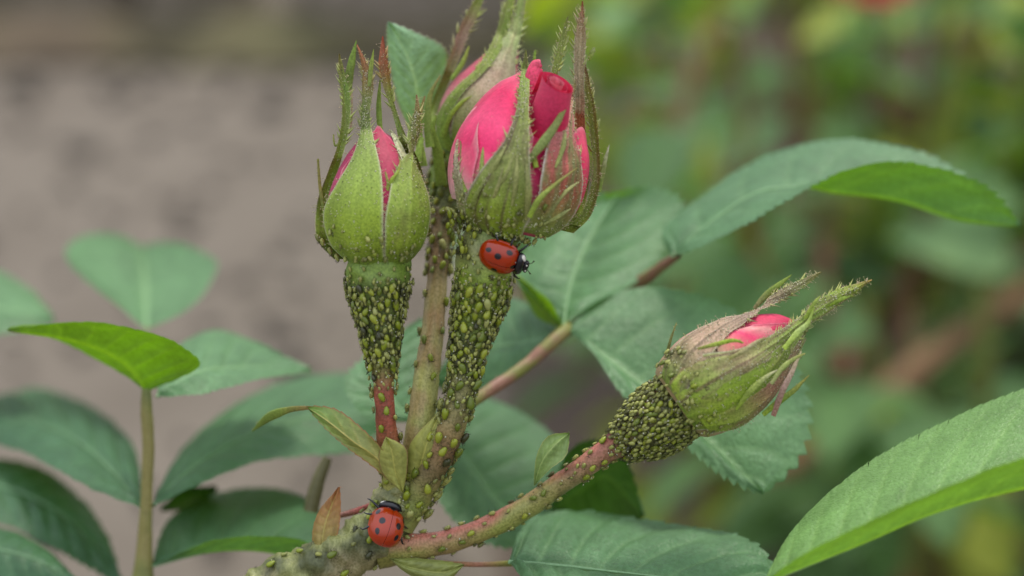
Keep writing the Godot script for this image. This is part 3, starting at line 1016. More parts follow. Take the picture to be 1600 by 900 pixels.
	leaf("leaflet", r, [V(1050, 402, 330), V(1100, 356, 345), V(1180, 302, 350), V(1255, 292, 345), V(1300, 300, 340), V(1400, 313, 340), V(1500, 344, 340), V(1594, 353, 340)], [V(1050, 402, 330), V(1035, 362, 400), V(1085, 314, 470), V(1180, 250, 500), V(1280, 220, 500), V(1370, 223, 470), V(1480, 258, 420), V(1594, 353, 340)], [V(1050, 402, 330), V(1088, 388, 280), V(1160, 353, 250), V(1240, 306, 240), V(1320, 266, 240), V(1420, 255, 250), V(1530, 288, 280), V(1594, 353, 340)], {"base": grey.lerp(pale, 0.4), "rib": 2.5, "teeth": 40, "tooth": 8.0, "puff": 3.0})
	leaf("leaflet", r, [V(886, 514, 312), V(950, 562, 280), V(1040, 632, 230), V(1120, 702, 195), V(1192, 772, 165)], [V(886, 514, 312), V(930, 470, 360), V(1010, 449, 370), V(1110, 468, 340), V(1200, 528, 300), V(1256, 612, 250), V(1250, 705, 200), V(1192, 772, 165)], [V(886, 514, 312), V(925, 550, 270), V(962, 602, 230), V(1012, 652, 200), V(1075, 697, 180), V(1130, 742, 170), V(1192, 772, 165)], {"base": pale, "rib": 2.5, "teeth": 26, "tooth": 10.0, "puff": 3.0})
	leaf("leaflet", r, [V(876, 522, 312), V(820, 535, 340), V(750, 550, 380), V(680, 600, 420)], [V(876, 522, 312), V(850, 488, 400), V(800, 468, 460), V(740, 490, 480), V(680, 600, 420)], [V(876, 522, 312), V(850, 548, 300), V(800, 592, 310), V(740, 618, 350), V(680, 600, 420)], {"base": grey, "rib": 2.5})
	leaf("leaflet", r, [V(878, 512, 318), V(846, 482, 310), V(806, 432, 320)], [V(878, 512, 318), V(840, 494, 340), V(806, 432, 320)], [V(878, 512, 318), V(858, 472, 290), V(806, 432, 320)], {"base": Color(0.26, 0.42, 0.06), "under": true})
	# leaves low in the middle
	b = leaf("rose_leaflet", self, [V(655, 660, 480), V(720, 710, 440), V(775, 785, 400), V(850, 850, 360)], [V(655, 660, 480), V(735, 618, 600), V(830, 655, 600), V(885, 725, 520), V(850, 850, 360)], [V(655, 660, 480), V(662, 725, 400), V(700, 800, 350), V(770, 850, 330), V(850, 850, 360)], {"base": grey, "rib": 3.5})
	tag(b, "wide grey green leaf low behind the fork of the stalks", "leaf")
	b = leaf("rose_leaflet", self, [V(860, 800, 420), V(910, 765, 400), V(950, 745, 390), V(1004, 808, 370)], [V(860, 800, 420), V(880, 718, 330), V(925, 690, 310), V(975, 712, 320), V(1004, 808, 370)], [V(860, 800, 420), V(900, 818, 470), V(960, 825, 460), V(1004, 808, 370)], {"base": Color(0.06, 0.16, 0.03), "under": true})
	tag(b, "saturated dark green leaf under the curving pink stalk", "leaf")
	b = leaf("rose_leaflet", self, [V(650, 660, 300), V(610, 620, 330), V(590, 570, 370), V(660, 500, 430)], [V(650, 660, 300), V(580, 655, 290), V(546, 615, 310), V(550, 580, 350), V(600, 540, 410), V(660, 500, 430)], [V(650, 660, 300), V(670, 610, 340), V(672, 550, 390), V(660, 500, 430)], {"base": pale, "rib": 2.0})
	tag(b, "green leaf standing behind the red stalk of the left bud", "leaf")
	# glossy leaf at the bottom centre
	b = leaf("rose_leaflet", self, [V(795, 878, 70), V(880, 884, 40), V(960, 893, 20), V(1060, 903, 10), V(1222, 912, 60)], [V(795, 878, 70), V(815, 822, 200), V(870, 800, 250), V(940, 800, 250), V(1020, 815, 230), V(1110, 826, 190), V(1180, 850, 130), V(1222, 912, 60)], [V(795, 878, 70), V(850, 935, -40), V(950, 970, -90), V(1100, 960, -80), V(1222, 912, 60)], {"base": grey.lerp(pale, 0.3), "rib": 3.5, "puff": 8.0, "veins": 7.0, "teeth": 26, "tooth": 7.0, "nv": 16})
	tag(b, "glossy quilted leaf cut by the bottom edge in the middle", "leaf")
	# large leaf at the lower right, nearest to the lens
	b = leaf("rose_leaflet", self, [V(1192, 912, -120), V(1260, 884, -150), V(1350, 848, -160), V(1450, 805, -160), V(1560, 772, -150), V(1700, 745, -130)], [V(1192, 912, -120), V(1236, 830, -30), V(1330, 742, 40), V(1450, 672, 70), V(1600, 608, 80), V(1700, 600, 60)], [V(1192, 912, -120), V(1250, 870, -200), V(1340, 824, -230), V(1450, 774, -240), V(1580, 722, -230), V(1700, 700, -200)], {"base": Color(0.24, 0.45, 0.15), "rib": 3.0, "teeth": 46, "tooth": 8.0, "puff": 2.2, "veins": 10.0})
	tag(b, "large light green leaf reaching in from the lower right edge", "leaf")
	# a brownish stalk stump seen left of the main stem
	var sm := MB.new()
	stem_mesh(sm, [V(486, 800, 260), V(496, 755, 260), V(512, 715, 260)], [12.0, 11.0, 7.0], func(_u, p): return Color(0.14, 0.13, 0.05), 16, 20)
	tag(build(sm, "leaf_stalk", M.young, self), "short blurred olive stalk left of the main stem", "leaf stalk")

func shoot() -> void:
	var o := thing("rose_shoot", "rose shoot with four pink buds, its stalks covered with aphids", "rose", P(L(430, 915, 0)))
	var green := Color(0.21, 0.32, 0.04)
	var lime := Color(0.29, 0.4, 0.035)
	var tan := Color(0.34, 0.33, 0.09)
	var red := Color(0.36, 0.085, 0.05)
	var mauve := Color(0.46, 0.31, 0.23)
	var sooty := Color(0.035, 0.04, 0.02)
	# ---------------- main stem
	var m := MB.new()
	var sp := stem_mesh(m, [L(400, 935, 5), L(455, 903, 3), L(505, 882, 0), L(550, 862, 0), L(585, 836, 0), L(608, 806, 2), L(622, 775, 6), L(632, 745, 10)], [38.0, 38.0, 40.0, 40.0, 39.0, 36.0, 32.0, 24.0], func(u, p):
		var n := noise(p, 1.3)
		var c := Color(0.3, 0.31, 0.11).lerp(Color(0.1, 0.11, 0.04), clampf(0.25 + 2.6 * n, 0, 1))
		return c.lerp(Color(0.36, 0.3, 0.16), clampf(1.6 * noise(p + L(50, 0, 0), 0.9), 0, 0.8)), 36, 100, 0.17)
	build(m, "main_stem", M.stem, o)
	settle(sp, 0.05, 0.97, 110, 10, 18, "main", 1.2)
	# ---------------- left bud
	var b1 := bud_frame(590, 408, 0, 0, [[-6, 44], [6, 56], [22, 73], [46, 82], [76, 85], [108, 79], [138, 66], [165, 50], [190, 30], [212, 9]])
	var f1 := Node3D.new()
	f1.name = "left_flower_bud".trim_prefix("left_")
	o.add_child(f1, true)
	f1.set_meta("label", "nearly closed green rosebud with a thin slit of pink, leftmost of the four")
	m = MB.new()
	sp = stem_mesh(m, [L(590, 398, 0), L(591, 418, 0), L(591, 445, 0), L(592, 480, 0), L(595, 520, 0), L(597, 555, 0), L(599, 590, 0), L(601, 630, 0), L(604, 670, 3), L(610, 710, 6), L(618, 745, 8), L(622, 780, 8)], [45.0, 50.0, 48.0, 38.0, 29.0, 21.5, 16.0, 15.5, 16.5, 19.0, 22.0, 26.0], func(u, p):
		var n := noise(p, 1.6)
		var c := crc([green, green, Color(0.18, 0.25, 0.05), Color(0.17, 0.22, 0.05), Color(0.18, 0.22, 0.05), tan, red, red, red.lerp(tan, 0.3), tan, tan], u)
		return c.lerp(Color(c.r * 0.5, c.g * 0.55, c.b * 0.5), clampf(2.0 * n - 0.2, 0, 0.7)))
	build(m, "flower_stalk", M.stem, o)
	settle(sp, 0.1, 0.28, 260, 5, 9, "left", 1.2)
	settle(sp, 0.2, 0.52, 5000, 9, 19, "left", 0.58)
	settle(sp, 0.16, 0.6, 700, 5, 11, "left", 0.9, -0.35, -4.0)
	settle(sp, 0.5, 0.95, 60, 10, 16, "left_stem", 1.2)
	heart(b1, f1, 206, 0.95, [Color(0.42, 0.04, 0.12), Color(0.4, 0.03, 0.11), Color(0.34, 0.02, 0.09)])
	petal(b1, f1, -60, 70, 60, 214, 0.0, 2.0, [Color(0.36, 0.015, 0.05), Color(0.4, 0.02, 0.08), Color(0.44, 0.05, 0.1), Color(0.46, 0.03, 0.09)])
	sepal(b1, f1, [[575, 414, 2, 34, 30], [560, 396, 2, 52, 42], [553, 365, 3, 72, 48], [553, 330, 3, 76, 48], [558, 290, 3, 44, 41], [566, 250, 4, 22, 27], [570, 215, 5, 11, 14], [570, 192, 7, 8, 9], [572, 165, 9, 7, 7], [575, 135, 12, 10, 9], [571, 105, 14, 6, 6], [558, 70, 15, 1, 1]], [green, lime, lime, Color(0.26, 0.36, 0.06), Color(0.23, 0.31, 0.07), Color(0.2, 0.26, 0.07), Color(0.22, 0.26, 0.08), Color(0.3, 0.17, 0.07), Color(0.34, 0.1, 0.05)], {"hairs": 150, "nv": 30, "nu": 80, "blotchy": 0.16, "blotch": Color(0.1, 0.13, 0.04)})
	sepal(b1, f1, [[628, 412, 2, 28, 26], [634, 394, 2, 38, 38], [638, 360, 4, 40, 50], [640, 325, 4, 39, 52], [641, 290, 4, 34, 42], [642, 255, 5, 25, 22], [646, 225, 7, 19, 14], [650, 195, 10, 10, 8], [652, 175, 12, 5, 5], [651, 148, 13, 1, 1]], [green, lime, Color(0.26, 0.36, 0.05), Color(0.23, 0.31, 0.06), Color(0.2, 0.26, 0.06), Color(0.22, 0.26, 0.06), Color(0.3, 0.16, 0.08)], {"hairs": 130, "nv": 26, "nu": 70, "blotchy": 0.28})
	sepal(b1, f1, [[540, 405, 2, 22, 22], [509, 370, 3, 18, 18], [507, 320, 5, 14, 12], [519, 272, 8, 9, 9], [533, 230, 10, 8, 8], [540, 190, 12, 8, 8], [540, 150, 12, 8, 8], [534, 115, 12, 6, 6], [530, 84, 12, 1, 1]], [green, green, green, Color(0.2, 0.25, 0.05), Color(0.17, 0.26, 0.04), Color(0.25, 0.2, 0.06)], {"side": -1.0, "hairs": 60, "nv": 10})
	sepal(b1, f1, [[640, 330, 2, 35, 35], [642, 262, 4, 18, 18], [628, 210, 6, 7, 7], [613, 165, 8, 5, 5], [605, 130, 9, 8, 8], [600, 100, 9, 9, 9], [598, 57, 9, 1, 1]], [green, green, Color(0.2, 0.27, 0.05), Color(0.24, 0.26, 0.05), Color(0.36, 0.13, 0.05), Color(0.38, 0.07, 0.04)], {"side": -1.0, "hairs": 40, "nv": 10, "rimmed": 0.0})
	sepal(b1, f1, [[652, 310, 2, 12, 20], [636, 262, 2, 6, 18], [622, 230, 2, 4, 14], [609, 203, 2, 1, 3]], [green, Color(0.4, 0.42, 0.25), Color(0.45, 0.47, 0.3)], {"hairs": 20, "nv": 10, "fringe": 3})
	lobe(f1, [L(543, 170, 20), L(545, 125, 18), L(550, 95, 16), L(557, 63, 15)], [3.0, 6.5, 5.5, 0.5], [Color(0.22, 0.27, 0.06), Color(0.17, 0.27, 0.03)])
	lobe(f1, [L(577, 135, -8), L(580, 105, -8), L(584, 77, -8)], [3.0, 3.6, 0.4], [Color(0.22, 0.27, 0.06), Color(0.2, 0.26, 0.03)])
	lobe(f1, [L(507, 335, 10), L(500, 290, 10), L(497, 248, 6)], [3.0, 2.4, 1.6], [green, Color(0.24, 0.2, 0.05), Color(0.28, 0.27, 0.06)])
	lobe(f1, [L(536, 215, 10), L(524, 228, 8), L(521, 210, 4)], [1.5, 1.4, 1.0], [green, tan])
	lobe(f1, [L(545, 200, 15), L(547, 170, 15), L(549, 140, 15)], [5.0, 4.0, 2.0], [mauve, Color(0.4, 0.3, 0.2)])
	lobe(f1, [L(594, 205, 20), L(592, 165, 22), L(594, 125, 22)], [4.0, 4.0, 1.0], [green, Color(0.18, 0.25, 0.03)])
	lobe(f1, [L(605, 300, -72), L(612, 282, -74), L(622, 268, -70), L(626, 250, -66)], [3.5, 3.0, 2.2, 1.0], [lime, lime, tan])
	lobe(f1, [L(604, 312, -74), L(606, 286, -78), L(602, 268, -78)], [3.0, 2.0, 1.0], [lime, tan])
	# ---------------- middle bud
	var b2 := bud_frame(788, 370, 0, 13, [[-8, 38], [6, 58], [22, 79], [50, 97], [85, 106], [120, 105], [150, 98], [180, 84], [210, 66], [238, 44], [262, 16]])
	var f2 := Node3D.new()
	f2.name = "flower_bud"
	o.add_child(f2, true)
	f2.set_meta("label", "opening rosebud showing bright pink rolled petals, above the ladybird")
	m = MB.new()
	sp = stem_mesh(m, [L(772, 362, 0), L(760, 392, 0), L(755, 430, 0), L(750, 470, 0), L(740, 510, 0), L(731, 550, 0), L(724, 590, 0), L(715, 630, 0), L(706, 665, 0), L(690, 705, 0), L(668, 745, 0), L(645, 780, 0), L(620, 815, 2)], [42.0, 43.0, 43.0, 39.0, 31.0, 25.0, 21.0, 20.0, 22.0, 23.0, 24.0, 27.0, 30.0], func(u, p):
		var n := noise(p, 1.5)
		var c := crc([green, Color(0.3, 0.31, 0.12), lime, lime, Color(0.19, 0.25, 0.05), Color(0.2, 0.22, 0.06), Color(0.29, 0.27, 0.1), Color(0.32, 0.27, 0.1), Color(0.34, 0.2, 0.1), Color(0.3, 0.24, 0.1), Color(0.26, 0.3, 0.07), Color(0.26, 0.28, 0.08)], u)
		return c.lerp(Color(c.r * 0.5, c.g * 0.5, c.b * 0.5), clampf(2.2 * n - 0.2, 0, 0.7)))
	build(m, "flower_stalk", M.stem, o)
	settle(sp, 0.02, 0.26, 300, 5, 10, "middle", 1.3)
	settle(sp, 0.22, 0.5, 5000, 9, 20, "middle", 0.58)
	settle(sp, 0.18, 0.62, 700, 5, 11, "middle", 0.9, -0.35, -4.0)
	settle(sp, 0.46, 0.97, 300, 10, 24, "middle_stem", 0.8)
	var pk := [Color(0.55, 0.1, 0.16), Color(0.7, 0.1, 0.2), Color(0.66, 0.022, 0.11), Color(0.68, 0.026, 0.12)]
	heart(b2, f2, 172, 0.9, pk)
	petal(b2, f2, -112, 10, 40, 268, 0.0, 6.0, [Color(0.7, 0.4, 0.36), Color(0.75, 0.22, 0.28), Color(0.7, 0.026, 0.13), Color(0.72, 0.06, 0.17), Color(0.66, 0.02, 0.11), Color(0.74, 0.14, 0.22)], -6.0)
	petal(b2, f2, 22, 118, 50, 196, -3.0, 4.0, [Color(0.6, 0.1, 0.14), Color(0.7, 0.03, 0.1), Color(0.74, 0.035, 0.12), Color(0.75, 0.1, 0.18)], 3.0)
	petal(b2, f2, -118, -38, 40, 190, 3.0, 2.0, [Color(0.72, 0.5, 0.46), Color(0.76, 0.3, 0.33), Color(0.77, 0.12, 0.2), Color(0.76, 0.07, 0.17), Color(0.78, 0.3, 0.34)], -4.0)
	roll(f2, L(838, 250, -14), L(869, 130, -88), 54, 29, 2.7, [Color(0.66, 0.02, 0.08), Color(0.7, 0.025, 0.09), Color(0.74, 0.035, 0.12), Color(0.76, 0.07, 0.17)])
	lobe(f2, [L(828, 170, -40), L(833, 130, -34), L(838, 104, -30), L(846, 100, -36)], [12.0, 15.0, 11.0, 5.0], [pk[2], Color(0.74, 0.05, 0.14), Color(0.76, 0.12, 0.2)], "petal", 0.5)
	sepal(b2, f2, [[778, 372, 2, 40, 36], [770, 352, 3, 55, 50], [773, 320, 4, 56, 58], [784, 288, 5, 46, 48], [797, 257, 6, 35, 33], [807, 227, 8, 22, 21], [813, 195, 10, 13, 14], [817, 165, 12, 9, 9], [819, 135, 13, 9, 9], [821, 108, 14, 6, 6], [822, 78, 14, 1, 1]], [green, lime, Color(0.24, 0.3, 0.06), Color(0.25, 0.28, 0.08), Color(0.22, 0.26, 0.07), Color(0.18, 0.24, 0.04), Color(0.17, 0.26, 0.03), Color(0.2, 0.26, 0.03)], {"hairs": 170, "nv": 30, "nu": 80, "blotchy": 0.55, "blotch": Color(0.13, 0.085, 0.05), "ruffle": 2.6, "streak": 1.0, "fringe": 18})
	sepal(b2, f2, [[842, 368, 2, 34, 30], [856, 352, 3, 38, 44], [874, 322, 4, 42, 52], [882, 282, 4, 42, 48], [885, 242, 4, 38, 36], [886, 207, 6, 25, 20], [890, 175, 8, 12, 10], [894, 150, 9, 6, 6], [898, 130, 10, 1, 1]], [green, Color(0.25, 0.26, 0.07), Color(0.42, 0.12, 0.08), Color(0.46, 0.12, 0.11), Color(0.48, 0.17, 0.17), Color(0.46, 0.22, 0.16), Color(0.28, 0.25, 0.08)], {"hairs": 150, "nv": 28, "nu": 70, "blotchy": 0.75, "blotch": Color(0.2, 0.24, 0.08), "streak": 0.7, "ruffle": 2.0, "margin": Color(0.7, 0.62, 0.58), "rimmed": 1.0})
	sepal(b2, f2, [[742, 372, 2, 22, 22], [726, 340, 2, 20, 26], [716, 302, 3, 12, 22], [712, 266, 3, 8, 12], [713, 236, 4, 4, 5], [717, 218, 5, 1, 1]], [green, Color(0.28, 0.3, 0.12), Color(0.42, 0.36, 0.26), Color(0.4, 0.22, 0.2)], {"hairs": 50, "nv": 12, "rimmed": 1.0})
	sepal(b2, f2, [[890, 350, 2, 22, 22], [905, 280, 3, 18, 18], [906, 215, 6, 11, 11], [906, 160, 8, 9, 9], [905, 105, 9, 10, 10], [907, 62, 9, 11, 11], [909, 30, 9, 6, 6], [910, 2, 9, 1, 1]], [green, green, Color(0.34, 0.3, 0.16), Color(0.36, 0.32, 0.2), Color(0.36, 0.3, 0.18), Color(0.34, 0.22, 0.12), Color(0.36, 0.09, 0.05)], {"side": -1.0, "hairs": 80, "nv": 12})
	sepal(b2, f2, [[885, 362, 3, 14, 14], [914, 338, 4, 9, 9], [928, 300, 6, 8, 8], [932, 262, 7, 7, 7], [929, 215, 8, 8, 8], [924, 170, 8, 8, 8], [918, 130, 8, 5, 5], [914, 98, 8, 1, 1]], [green, Color(0.17, 0.24, 0.04), Color(0.2, 0.27, 0.05), Color(0.16, 0.22, 0.03), Color(0.22, 0.22, 0.04), Color(0.32, 0.12, 0.06)], {"side": -1.0, "hairs": 70, "nv": 10, "rimmed": 0.1})
	sepal(b2, f2, [[845, 220, 3, 16, 16], [856, 160, 4, 9, 9], [864, 125, 5, 7, 7], [873, 92, 6, 8, 8], [880, 62, 6, 7, 7], [887, 26, 6, 1, 1]], [green, Color(0.2, 0.27, 0.05), Color(0.24, 0.27, 0.06)], {"side": -1.0, "hairs": 40, "nv": 10})
	lobe(f2, [L(826, 252, -104), L(846, 226, -108), L(868, 196, -102), L(884, 165, -86), L(896, 140, -70)], [4.0, 7.0, 6.0, 3.5, 1.0], [Color(0.24, 0.3, 0.08), Color(0.24, 0.3, 0.08), Color(0.26, 0.27, 0.07), Color(0.3, 0.2, 0.08)])
	lobe(f2, [L(827, 340, -106), L(842, 312, -112), L(868, 288, -108), L(902, 262, -92)], [4.0, 4.5, 3.0, 0.6], [lime, Color(0.26, 0.32, 0.06), Color(0.3, 0.24, 0.06)])
	lobe(f2, [L(752, 285, -96), L(754, 245, -86), L(764, 205, -72), L(774, 176, -62)], [4.0, 3.0, 2.2, 0.6], [green, Color(0.24, 0.27, 0.07), tan])
	lobe(f2, [L(728, 300, -74), L(722, 255, -58), L(719, 220, -46)], [3.4, 2.8, 1.0], [green, Color(0.22, 0.16, 0.05), Color(0.2, 0.12, 0.05)])
	for e in [[742, 318, 772, 262, 792, 226, 4.0], [757, 340, 775, 300, 786, 262, 3.0], [800, 322, 806, 282, 808, 240, 4.0], [822, 345, 826, 300, 822, 255, 5.0], [772, 300, 790, 275, 803, 240, 3.0], [735, 345, 742, 310, 760, 280, 3.5], [812, 250, 816, 215, 820, 185, 3.0], [850, 350, 872, 338, 892, 326, 4.0], [862, 330, 884, 300, 905, 284, 3.0], [868, 262, 880, 230, 884, 205, 4.0]]:
		var px := []
		for k in 3:
			var l := b2.to_local(e[k * 2], e[k * 2 + 1])
			var rr := b2.r(l.y) + 7.0 + k * 1.5
			px.append(L(e[k * 2], e[k * 2 + 1], -sqrt(maxf(rr * rr - l.x * l.x, 30.0))))
		var tc := Color(0.25, 0.31, 0.07).lerp(Color(0.34, 0.27, 0.13), rng.randf() * 0.6)
		lobe(f2, px, [e[6] * 0.5, e[6], 0.6], [tc, tc, tc.lerp(Color(0.42, 0.42, 0.2), 0.4)])
	lobe(f2, [L(936, 300, 14), L(943, 262, 10), L(952, 226, 6)], [3.0, 4.0, 0.6], [green, Color(0.3, 0.32, 0.1), Color(0.5, 0.5, 0.36)])
	lobe(f2, [L(920, 95, 14), L(925, 82, 10), L(930, 74, 8)], [2.0, 3.5, 0.5], [lime, Color(0.4, 0.44, 0.2)])
	lobe(f2, [L(838, 262, -98), L(834, 240, -92), L(842, 222, -88)], [4.0, 4.0, 1.0], [lime, tan])
	lobe(f2, [L(834, 100, 20), L(836, 84, 20), L(837, 78, 20)], [2.0, 2.4, 0.5], [green, green])
	roll(f2, L(854, 200, -46), L(868, 127, -94), 15, 14, 1.5, [Color(0.7, 0.03, 0.1), Color(0.78, 0.12, 0.2), Color(0.8, 0.22, 0.28)])
	# ---------------- rear bud
	var b3 := bud_frame(714, 240, 170, 26, [[-6, 28], [10, 40], [34, 55], [66, 62], [100, 58], [132, 44], [160, 30], [185, 18], [205, 7]])
	var f3 := Node3D.new()
	f3.name = "flower_bud"
	o.add_child(f3, true)
	f3.set_meta("label", "pale closed rosebud leaning right, behind the middle bud")
	m = MB.new()
	sp = stem_mesh(m, [L(712, 232, 170), L(702, 270, 168), L(695, 310, 160), L(690, 355, 140), L(686, 400, 120), L(682, 450, 105), L(676, 520, 85), L(668, 580, 65), L(660, 640, 45), L(652, 700, 30), L(644, 745, 20), L(634, 790, 12)], [28.0, 30.0, 27.0, 20.0, 16.0, 16.0, 18.0, 20.0, 21.0, 23.0, 25.0, 25.0], func(u, p):
		var n := noise(p, 1.2)
		var c := crc([green, green, Color(0.16, 0.2, 0.05), Color(0.22, 0.22, 0.07), Color(0.36, 0.28, 0.12), Color(0.37, 0.32, 0.12), Color(0.38, 0.37, 0.11), Color(0.38, 0.38, 0.11), Color(0.36, 0.38, 0.1), tan], u)
		return c.lerp(Color(0.36, 0.15, 0.1), clampf(1.4 * n + (0.22 if p.x < crv([L(712, 0, 0), L(686, 0, 0), L(668, 0, 0), L(634, 0, 0)], u).x else 0.0), 0, 0.4)))
	build(m, "flower_stalk", M.stem, o)
	settle(sp, 0.02, 0.42, 1200, 11, 19, "back", 0.75)
	settle(sp, 0.42, 0.9, 60, 11, 16, "back", 1.6)
	heart(b3, f3, 200, 0.94, [Color(0.5, 0.3, 0.28), Color(0.5, 0.12, 0.16), Color(0.55, 0.06, 0.12)])
	sepal(b3, f3, [[730, 232, 2, 30, 34], [745, 195, 3, 44, 50], [760, 150, 3, 44, 48], [776, 115, 3, 28, 36], [790, 85, 4, 17, 20], [800, 60, 5, 12, 13], [809, 30, 6, 10, 10], [820, -20, 6, 6, 6]], [green, Color(0.3, 0.32, 0.12), Color(0.4, 0.3, 0.22), Color(0.38, 0.34, 0.22), Color(0.32, 0.38, 0.16), Color(0.32, 0.4, 0.14), Color(0.3, 0.4, 0.1)], {"hairs": 40, "nv": 22, "blotchy": 0.3, "blotch": Color(0.36, 0.2, 0.17)})
	sepal(b3, f3, [[700, 235, 2, 20, 20], [690, 200, 3, 20, 18], [700, 165, 5, 12, 12], [722, 136, 7, 9, 9], [748, 112, 8, 8, 8], [768, 85, 9, 9, 9], [782, 55, 9, 9, 9], [792, 20, 9, 8, 8], [800, -10, 9, 4, 4]], [green, green, Color(0.22, 0.28, 0.05), Color(0.2, 0.27, 0.04), Color(0.18, 0.25, 0.04), Color(0.26, 0.34, 0.06)], {"hairs": 50, "nv": 12, "rimmed": 0.2})
	sepal(b3, f3, [[688, 230, 4, 14, 14], [672, 195, 8, 9, 9], [682, 160, 10, 8, 8], [698, 120, 12, 8, 8], [712, 85, 13, 9, 9], [722, 55, 13, 10, 10], [735, 28, 13, 11, 11], [748, 2, 13, 7, 7], [757, -15, 13, 2, 2]], [green, green, Color(0.2, 0.27, 0.05), Color(0.26, 0.26, 0.09), Color(0.36, 0.22, 0.18), Color(0.34, 0.24, 0.16), Color(0.28, 0.34, 0.08), Color(0.26, 0.36, 0.07)], {"side": -1.0, "hairs": 60, "nv": 12, "rimmed": 0.1})
	lobe(f3, [L(705, 125, 150), L(722, 100, 150), L(733, 72, 150)], [3.0, 4.0, 1.0], [green, Color(0.3, 0.32, 0.05)])
	lobe(f3, [L(690, 215, 120), L(705, 180, 110), L(722, 160, 108), L(738, 150, 108)], [5.0, 3.5, 3.0, 1.0], [green, lime, Color(0.26, 0.3, 0.06)])
	lobe(f3, [L(672, 230, 100), L(668, 190, 100), L(672, 150, 100), L(688, 118, 100)], [7.0, 6.0, 4.0, 1.0], [green, Color(0.2, 0.27, 0.05), Color(0.24, 0.2, 0.06)])
	lobe(f3, [L(660, 260, 90), L(655, 215, 90), L(658, 175, 90), L(664, 150, 90)], [8.0, 6.0, 3.5, 1.0], [green, green, Color(0.28, 0.14, 0.06)])
	lobe(f3, [L(690, 290, 120), L(684, 240, 110), L(676, 205, 100), L(682, 180, 96)], [9.0, 8.0, 5.0, 1.0], [green, green, green])
	lobe(f3, [L(648, 300, 60), L(652, 250, 70), L(660, 215, 80)], [8.0, 7.0, 3.0], [green, green])
	# ---------------- right bud
	var b4 := bud_frame(1050, 638, 0, 55, [[-8, 40], [6, 60], [20, 74], [44, 83], [76, 88], [110, 84], [142, 74], [172, 58], [200, 42], [222, 27], [240, 10]])
	var f4 := Node3D.new()
	f4.name = "flower_bud"
	o.add_child(f4, true)
	f4.set_meta("label", "rosebud tilted to the right on the curving stalk, its green and mauve sepals half open")
	m = MB.new()
	var line4 := [L(1076, 622, 0), L(1058, 635, 0), L(1032, 654, 0), L(1004, 672, 0), L(980, 686, 0), L(955, 700, 0), L(918, 726, 0), L(880, 752, 0), L(840, 782, 0), L(800, 806, 0), L(760, 825, 0), L(720, 840, 0), L(680, 850, 0), L(640, 856, 0), L(590, 862, 4)]
	sp = stem_mesh(m, line4, [46.0, 50.0, 51.0, 45.0, 31.0, 20.0, 17.5, 17.0, 18.0, 18.0, 18.0, 18.5, 19.0, 22.0, 28.0], func(u, p):
		var n := noise(p, 1.6)
		var c := crc([green, Color(0.16, 0.2, 0.05), Color(0.15, 0.17, 0.05), Color(0.16, 0.16, 0.05), Color(0.34, 0.19, 0.1), Color(0.44, 0.2, 0.14), Color(0.38, 0.27, 0.13), Color(0.34, 0.31, 0.1), Color(0.32, 0.32, 0.09), Color(0.3, 0.32, 0.07), Color(0.33, 0.27, 0.09), Color(0.34, 0.24, 0.1), Color(0.32, 0.31, 0.08), Color(0.28, 0.27, 0.06)], u)
		c = c.lerp(Color(0.5, 0.14, 0.12), clampf(0.9 * noise(p + L(0, 300, 0), 0.8) + 0.05 * (crv(line4, u).y + 3.0 - p.y) * (1.0 if u > 0.3 else 0.0), 0, 0.85))
		return c.lerp(Color(c.r * 0.4, c.g * 0.4, c.b * 0.4), clampf(2.4 * n - 0.5, 0, 0.7)))
	build(m, "flower_stalk", M.stem, o)
	settle(sp, 0.04, 0.33, 6000, 9, 15, "right", 0.55)
	settle(sp, 0.04, 0.33, 1500, 7, 11, "right", 0.8, -0.35, -5.0)
	settle(sp, 0.3, 0.45, 140, 7, 15, "right_stem", 1.0)
	settle(sp, 0.45, 0.95, 170, 6, 14, "right_stem", 1.2)
	heart(b4, f4, 236, 0.93, [Color(0.4, 0.3, 0.14), Color(0.5, 0.3, 0.22), Color(0.6, 0.22, 0.2), Color(0.72, 0.06, 0.14), Color(0.6, 0.03, 0.1)])
	petal(b4, f4, -40, 60, 110, 240, -2.0, 3.0, [Color(0.6, 0.4, 0.26), Color(0.75, 0.2, 0.2), Color(0.75, 0.05, 0.15), Color(0.7, 0.3, 0.28), Color(0.62, 0.03, 0.12)])
	sepal(b4, f4, [[1060, 626, 2, 34, 30], [1082, 609, 3, 48, 36], [1118, 588, 4, 44, 34], [1154, 568, 5, 25, 27], [1185, 551, 6, 17, 19], [1215, 532, 8, 13, 13], [1247, 507, 10, 9, 10], [1282, 482, 11, 13, 13], [1312, 463, 12, 12, 11], [1340, 448, 12, 6, 6], [1362, 437, 12, 1, 1]], [lime, Color(0.3, 0.4, 0.06), Color(0.35, 0.39, 0.12), Color(0.4, 0.35, 0.17), Color(0.34, 0.38, 0.12), Color(0.27, 0.36, 0.08), Color(0.24, 0.33, 0.07), Color(0.24, 0.33, 0.05), Color(0.26, 0.32, 0.04), Color(0.34, 0.2, 0.06)], {"hairs": 150, "nv": 26, "nu": 80, "blotchy": 0.6, "blotch": Color(0.24, 0.15, 0.1), "ruffle": 3.0, "streak": 0.8, "fringe": 26})
